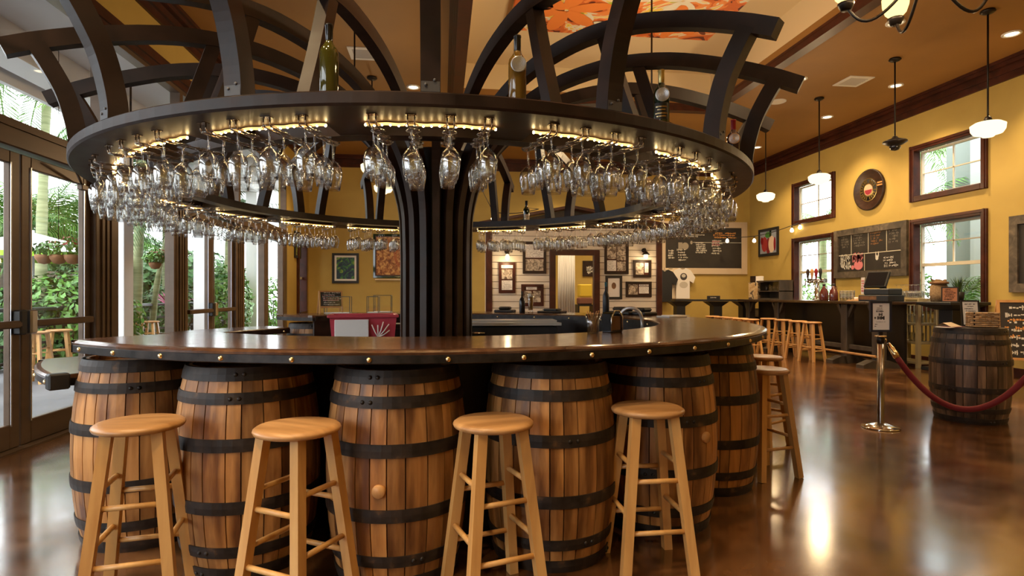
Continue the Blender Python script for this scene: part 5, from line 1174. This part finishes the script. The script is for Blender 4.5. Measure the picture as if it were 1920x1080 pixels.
for i in range(33):
    s = i/32; z = .80-.60*(1-(2*s-1)**2)*.93; pts.append(Vector((A_.x+(B_.x-A_.x)*s, A_.y+(B_.y-A_.y)*s, z)))
MB().tube(pts[2:-2], .026, 12).obj('rope', red_v, c)
for seg in (pts[:3], pts[-3:]):
    e0, e1 = seg[0], seg[-1]; dd = (e1-e0); n_ = 4; MB().tube([e0, e0+dd*.3, e0+dd*.32, e0+dd*.6, e0+dd*.62, e1], [.014, .02, .026, .026, .029, .029], 12).obj('brass_ferrule', 'brass', c)
c = thing('post_notice', 'white printed notice in a dark frame on top of the rope post', 'sign', pa+Vector((0, 0, .872)), -YAW)
MB().cbox(-.02, .02, -.01, .01, 0, .03, .003).obj('bracket', 'lampblack', c)
W, H = .20, .29; nf = plain('dark_blue_frame', (.012, .016, .035), .35)
MB().box(-W/2, -W/2+.02, -.012, .012, .03, .03+H).box(W/2-.02, W/2, -.012, .012, .03, .03+H).box(-W/2+.02, W/2-.02, -.012, .012, .03, .05).box(-W/2+.02, W/2-.02, -.012, .012, .01+H, .03+H).obj('frame', nf, c)
cdo = MB().box(-W/2+.02, W/2-.02, -.006, .006, .05, .01+H).obj('sheet', 'paper', c)
q = MB(); 
for z_, w_, th_ in ((.272, .04, .006), (.252, .10, .004), (.238, .11, .004), (.222, .12, .008), (.192, .05, .012), (.160, .13, .013), (.122, .11, .003), (.10, .03, .004), (.082, .02, .004)):
    scrib(q, (-w_/2 if w_ > .03 else -.06, -.0075, z_), (1, 0, 0), (0, 0, 1), w_, .004, 1, int(z_*1000), th_, .95)
q.obj('printed_text', ink, cdo)
ez = easel(1925, 8.3, 0, .62, 1.18, 'wooden A-frame chalkboard cut by the right edge', 'pine', -YAW-.5, .14, 5)

# ================================================================== OUTDOORS
M['patio'] = noisy('grey_patio_concrete', [(.3, (.13, .13, .14)), (.7, (.21, .21, .22))], (1, 1, 1), 1.5, 6, .5, (.5, .7), .03, rnd=False)
M['leaf'] = noisy('leaf_green', [(.3, (.030, .11, .012)), (.7, (.12, .30, .035))], (2, 2, 2), 3, 3, 0, (.4, .55), 0)
M['leafd'] = noisy('dark_leaf_green', [(.3, (.015, .055, .012)), (.7, (.05, .14, .03))], (2, 2, 2), 3, 3, 0, (.4, .55), 0)
M['leafl'] = noisy('pale_palm_green', [(.3, (.10, .22, .05)), (.7, (.25, .42, .11))], (2, 2, 2), 3, 3, 0, (.4, .55), 0)
M['trunk'] = noisy('green_palm_trunk', [(.3, (.16, .19, .08)), (.7, (.34, .36, .19))], (1, 1, 9), 2, 4, 0, (.6, .75), .1)
M['bark'] = noisy('brown_bark', [(.3, (.05, .035, .02)), (.7, (.14, .10, .06))], (3, 3, 6), 2, 5, 0, (.7, .85), .2)
struct(MB().box(-40, XL-.15, -25, 45, -.15, -.02).obj('ground_patio', 'patio'))
struct(MB().box(XR+.2, 40, -25, 45, -.15, -.02).obj('ground_garden', noisy('garden_soil', [(.3, (.06, .07, .03)), (.7, (.14, .13, .07))], (1, 1, 1), 2, 4, 0, (.8, .9), 0, rnd=False)))
# porch: soffit, beam, white posts
struct(MB().box(-5.5, XL-.15, -8, 24, 4.34, 4.46).obj('ceiling_porch', 'soffit'))
struct(MB().box(-5.25, -4.85, -8, 24, 3.98, 4.34).box(-5.5, -5.42, -8, 24, 3.9, 4.34).obj('trim_porch_beam', 'white'))
for i, y in enumerate((3.3, 6.5, 9.75, 12.95, 16.2)):
    c = thing('porch_post', ('white square porch post out of view at the near end', 'white square porch post before the first door leaf', 'wide white porch post just right of the near doors', 'white porch post behind the far double doors', 'white porch post seen through the last glazing')[i], 'post', (-5.05, y, -.02), 0, 'white porch posts')
    MB().cbox(-.14, .14, -.14, .14, 0, 3.998, .008).obj('shaft', 'white', c); MB().cbox(-.18, .18, -.18, .18, 0, .2, .01).obj('plinth', 'white', c)
c = thing('drink_rail', 'black rail shelf along the porch edge', 'rail'); ys_ = (1.0, 22.0)
MB().cbox(-6.45, -6.15, ys_[0], ys_[1], 1.0, 1.05, .008).obj('shelf', plain('slate_black_rail', (.03, .033, .038), .35), c)
for y in [1.2+2.05*k for k in range(11)]: MB().box(-6.35, -6.25, y-.05, y+.05, -.02, 1.0).obj('post', 'black', c)
for k in range(3): MB().box(-6.32, -6.28, ys_[0], ys_[1], .22+.25*k, .26+.25*k).obj('bar', 'black', c)
G = 'stools on the porch'
for i, (x, y, lab) in enumerate(((-5.8, 9.05, 'porch stool behind the glass of the near door, left one'), (-5.8, 9.55, 'porch stool behind the glass of the near door, right one'), (-5.75, 6.55, 'porch stool at the left edge behind the first door leaf'), (-5.8, 11.6, 'porch stool left of the one by the leaning palm'), (-5.8, 12.3, 'porch stool in front of the leaning palm'), (-5.8, 15.0, 'far porch stool behind the far double doors'))):
    stool((x, y, -.02), .4*i, lab, G)
# fence and planting beyond
c = thing('garden_fence', 'dark board fence behind the porch planting', 'fence')
for k in range(60): MB().box(-11.04, -11.0, -6+.62*k, -6+.62*k+.6, -.02, 1.9).obj('board', M['bark'], c)
def leaf_blob(c, R, n, mat_, ls, seed, name='foliage', parent=None, flat=.75):
    rg = random.Random(seed); q = MB(); c = Vector(c)
    for _ in range(n):
        d = Vector((rg.gauss(0, 1), rg.gauss(0, 1), rg.gauss(0, 1))).normalized(); rr_ = rg.uniform(.55, 1.0)**.5
        p = c+Vector((d.x*R[0], d.y*R[1], d.z*R[2]))*rr_
        nrm = (d+Vector((rg.uniform(-.7, .7), rg.uniform(-.7, .7), rg.uniform(-.2, .9)))).normalized()
        u = nrm.cross(Vector((rg.uniform(-1, 1), rg.uniform(-1, 1), rg.uniform(-1, 1)))).normalized(); v_ = nrm.cross(u); l = ls*rg.uniform(.6, 1.3)
        q.add([p-u*l*.5, p+v_*l*.22-nrm*l*.05, p+u*l*.5-nrm*l*.12, p-v_*l*.22-nrm*l*.05], [(0, 1, 2, 3)])
    return q.obj(name, mat_, parent)
def shrub(loc, R, n, mat_, label, seed, ls=.14, name='garden_shrub'):
    c_ = thing(name, label, 'shrub', loc, 0, 'shrubs outside the windows')
    leaf_blob((0, 0, R[2]*.95), R, n, mat_, ls, seed, 'foliage', c_)
    q = MB()
    for k in range(7): a = k*.9; q.tube([(0, 0, 0), (R[0]*.3*cos(a), R[1]*.3*sin(a), R[2]*.6), (R[0]*.55*cos(a), R[1]*.55*sin(a), R[2]*1.2)], [.03, .02, .01], 5)
    q.obj('stems', 'bark', c_); return c_
def frond_mesh(L, W, droop, n, seed, mat_):
    rg = random.Random(seed); q = MB(); pts = []
    for i in range(n+1):
        s = i/n; pts.append(Vector((L*(s-.10*s*s*droop), 0, L*(.55*s-droop*.85*s*s))))
    q.tube(pts, [.018*(1-.8*i/n)+.003 for i in range(n+1)], 5)
    for i in range(2, n+1):
        p = pts[i]; t_ = (pts[i]-pts[i-1]).normalized(); s = i/n; l = W*(sin(pi*min(1, .15+.85*s))**.6+.12)*rg.uniform(.85, 1.1)
        for sd_ in (-1, 1):
            for j in range(2):
                p0 = p-t_*(L/n)*.5*j; d = (Vector((0, sd_, 0))*.85+t_*.6+Vector((0, 0, -.25-.25*rg.random()))).normalized(); w_ = t_*.016
                mid = p0+d*l*.55+Vector((0, 0, .03)); tip = p0+d*l+Vector((0, 0, -l*.25))
                q.add([p0-w_*.6, p0+w_*.6, mid+w_, mid-w_, tip], [(0, 1, 2, 3), (3, 2, 4)])
    return q.mesh('frond', mat_)
fr = {k: [frond_mesh(1.9, .50, dr, 16, i+3, k) for i, dr in enumerate((.55, .8, 1.05))] for k in ('leaf', 'leafd', 'leafl')}
def palm(loc, h, lean, label, mat_, nf=15, sc_=1.0, r=.08, seed=1):
    rg = random.Random(seed); c_ = thing('palm_tree', label, 'palm', loc, 0, 'palms outside the windows')
    pts = [Vector((lean[0]*s*s, lean[1]*s*s, h*s)) for s in [i/10 for i in range(11)]]
    MB().tube(pts, [r*(1.15-.45*i/10)+(.012 if i % 2 else 0) for i in range(11)], 12).obj('trunk', 'trunk', c_)
    for k in range(nf):
        f_ = link('frond', fr[mat_][k % 3], c_, pts[-1]+Vector((0, 0, rg.uniform(-.15, .1))), 2*pi*k/nf+rg.uniform(-.2, .2)); f_.rotation_euler.y = rg.uniform(-.75, .45); f_.scale = (sc_,)*3
    return c_
def gp_(px, d): p_ = P(px, HY, d); return Vector((p_.x, p_.y, -.02))
palm(gp_(256, 11.6), 5.2, (.1, .2), 'thick pale-trunked palm beside the wide porch post', 'leafl', 14, 1.0, .085, 2)
palm(gp_(284, 12.4), 3.0, (.5, -.1), 'thin leaning palm with hanging fern, behind the porch stool', 'leafd', 16, .85, .055, 3)
palm(gp_(78, 14.0), 3.1, (-.1, .3), 'slim palm behind the white umbrella seen in the near door', 'leafl', 16, 1.0, .06, 4)
palm(gp_(15, 13.4), 2.9, (0, .2), 'palm at the left edge behind the first door leaf', 'leaf', 16, 1.0, .08, 5)
palm(gp_(140, 14.5), 2.7, (.2, 0), 'bushy palm top in the right half of the near door', 'leaf', 18, 1.1, .08, 6)
palm(gp_(-60, 11.0), 5.8, (.3, .1), 'tall palm seen through the top left transom', 'leafl', 16, 1.15, .1, 7)
palm(gp_(75, 12.5), 6.0, (.1, .1), 'tall palm whose crown fills the transom above the doors', 'leafl', 18, 1.15, .1, 8)
palm(gp_(190, 15.0), 5.6, (.2, .1), 'tall palm crown behind the leftmost canopy rib', 'leaf', 16, 1.1, .1, 9)
palm(gp_(312, 16.0), 4.2, (0, 0), 'dark bushy palm behind the porch in the fixed glazing', 'leafd', 20, 1.2, .1, 10)
palm(gp_(425, 17.5), 4.0, (.1, 0), 'palm seen in the far door leaf', 'leafd', 14, 1.1, .1, 12)
shrub(gp_(118, 9.9), (1.3, .8, .85), 2800, 'leaf', 'bright green rounded shrub behind the near door', 21, .15)
shrub(gp_(20, 9.6), (.8, .8, .72), 1500, 'leafd', 'dark green shrub at the left edge behind the drink rail', 22, .14)
shrub(gp_(330, 14.2), (1.0, .9, .8), 1500, 'leafd', 'dark shrub behind the leaning palm', 23, .15)
shrub(gp_(420, 14.6), (.7, .7, 1.05), 1700, 'leaf', 'tall green shrub behind the far double doors', 24, .15)
shrub(gp_(512, 18.2), (.8, .8, .95), 1300, 'leaf', 'green shrub seen through the last glazing', 25, .15)
shrub(gp_(175, 13.2), (1.1, .9, 1.1), 1500, 'leafd', 'dark shrub half hidden by the bronze post', 26, .16)
# a row of taller trees closing the view
for i, (px, d, R_, zc, mm) in enumerate(((-40, 18, (2.6, 2.2, 1.5), 2.6, 'leafd'), (60, 20, (2.8, 2.2, 1.4), 2.6, 'leafd'), (150, 21, (2.8, 2.2, 1.5), 2.4, 'leaf'), (260, 22, (2.8, 2.2, 1.5), 2.2, 'leafd'), (360, 23, (2.6, 2.2, 1.2), 2.0, 'leafd'))):
    c = thing('garden_tree', 'broad leafy tree behind the garden, %s from the left' % ('first', 'second', 'third', 'fourth', 'fifth')[i], 'tree', gp_(px, d), 0, 'trees closing the garden view')
    leaf_blob((0, 0, zc*.95), (R_[0]*.85, R_[1]*.8, R_[2]*.95), 2000, mm, .32, 40+i, 'crown', c); MB().tube([(0, 0, 0), (.1, 0, zc)], [.16, .09], 8).obj('trunk', 'bark', c)
# pink cordyline leaves
c = thing('pink_plant', 'pink spiky plant right of the leaning palm', 'plant', gp_(322, 13.0)); q = MB()
for k in range(26):
    a = k*2.4; e_ = .4+.5*((k*37) % 10)/10; d_ = Vector((cos(a)*cos(e_), sin(a)*cos(e_), sin(e_))); s_ = Vector((-sin(a), cos(a), 0))*.022; b0 = Vector((0, 0, .95)); 
    q.add([b0-s_*.5, b0+s_*.5, b0+d_*.35+s_, b0+d_*.35-s_, b0+d_*.65-Vector((0, 0, .05))], [(0, 1, 2, 3), (3, 2, 4)])
q.obj('leaves', plain('magenta_leaf', (.55, .05, .22), .5), c); MB().tube([(0, 0, 0), (0, 0, .97)], .02, 6).obj('stem', 'bark', c)
# hanging flower baskets
def basket(px, py, d, label, seed, n=3):
    p_ = P(px, py, d); c_ = thing('hanging_basket', label, 'basket', p_)
    for k in range(n):
        x = (k-(n-1)/2)*.17; MB().lathe([(0, -.12), (.06, -.105), (.095, -.045), (.10, 0), (.09, 0), (0, -.02)], 16, (x, 0, 0)).obj('coir_bowl', plain('coir', (.24, .11, .05), .85), c_)
    leaf_blob((0, 0, .08), (.14+.08*n, .16, .10), 260, 'leaf', .09, seed, 'foliage', c_); leaf_blob((.1, 0, .16), (.2, .15, .08), 50, plain('red_bloom', (.45, .08, .08), .5), .05, seed+1, 'flowers', c_)
    MB().tube([(0, 0, .1), (0, 0, 4.34-p_.z)], .004, 5).obj('chain', 'lampblack', c_)
def clampx(p, x): return p
basket(110, 478, 7.3, 'row of three coir flower baskets hung before the white umbrella', 70); basket(291, 492, 9.9, 'single coir basket of ferns hung before the leaning palm', 74, 1)
# umbrella
p_ = gp_(62, 10.7)
c = thing('garden_umbrella', 'white garden umbrella with lime green edging behind the near doors', 'umbrella', p_)
MB().tube([(0, 0, 0), (0, 0, 2.46)], .025, 10).obj('pole', 'white', c); MB().lathe([(0, 0), (.3, 0), (.3, .06), (.05, .1), (0, .1)], 20).obj('base', 'black', c)
q = MB(); n_ = 8; apex = Vector((0, 0, 2.42)); rim = [Vector((1.55*cos(2*pi*k/n_), 1.55*sin(2*pi*k/n_), 2.0)) for k in range(n_)]
cloth = plain('white_canvas', (.85, .85, .84), .8); lime = plain('lime_edging', (.30, .62, .02), .7)
for k in range(n_): a, b2 = rim[k], rim[(k+1) % n_]; MB().add([apex, a, b2, apex-Vector((0, 0, .01)), a-Vector((0, 0, .01)), b2-Vector((0, 0, .01))], [(0, 1, 2), (5, 4, 3), (0, 3, 4, 1), (1, 4, 5, 2), (2, 5, 3, 0)]).obj('canopy_panel', cloth, c)
for k in range(n_): a, b2 = rim[k], rim[(k+1) % n_]; z = Vector((0, 0, .09)); o_ = (a+b2).normalized()*.006; o_.z = 0; MB().add([a, b2, b2-z, a-z, a+o_, b2+o_, b2-z+o_, a-z+o_], [(0, 1, 2, 3), (7, 6, 5, 4), (0, 4, 5, 1), (3, 2, 6, 7)]).obj('valance', lime, c)
# thin rod hanging from the porch ceiling behind the transom
p_ = pX(245, 150, -4.4); c = thing('hanging_rod', 'thin dark rod hooked under the porch ceiling behind the transom', 'rod', (p_.x, p_.y, 4.34))
MB().tube([(0, 0, 0), (0, 0, -1.5)], .014, 6).obj('rod', 'lampblack', c); MB().tube([(0, 0, -.0), (-.05, 0, -.05), (-.12, 0, -.04)], .014, 6).obj('hook', 'lampblack', c)
# right-hand garden: neighbouring white house wall and planting
c = thing('neighbour_house', 'pale neighbouring house wall outside the right windows', 'house', (0, 0, 0))
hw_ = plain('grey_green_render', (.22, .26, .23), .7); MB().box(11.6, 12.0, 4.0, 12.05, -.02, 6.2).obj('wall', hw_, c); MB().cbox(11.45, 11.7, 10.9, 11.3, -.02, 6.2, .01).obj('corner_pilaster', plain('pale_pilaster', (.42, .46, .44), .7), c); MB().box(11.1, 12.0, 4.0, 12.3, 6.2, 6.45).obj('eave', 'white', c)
palm((10.9, 12.5, -.02), 3.0, (0, 0), 'palm outside the right lower window', 'leaf', 14, .9, .14, 31); palm((10.5, 10.6, -.02), 1.1, (0, 0), 'low palm in front of the neighbouring wall', 'leaf', 10, .75, .08, 32)
palm((11.6, 16.4, -.02), 3.4, (0, 0), 'palm outside the far right window', 'leafl', 14, 1.0, .12, 33); palm((12.6, 14.0, -.02), 5.2, (0, 0), 'tall palm seen in the upper right window', 'leafl', 16, 1.0, .14, 35)
shrub((10.5, 11.9, -.02), (.7, .9, .95), 1300, 'leaf', 'shrub below the right lower window', 27); shrub((10.8, 16.2, -.02), (.8, 1.2, 1.0), 1400, 'leafl', 'pale shrub below the far right window', 28)
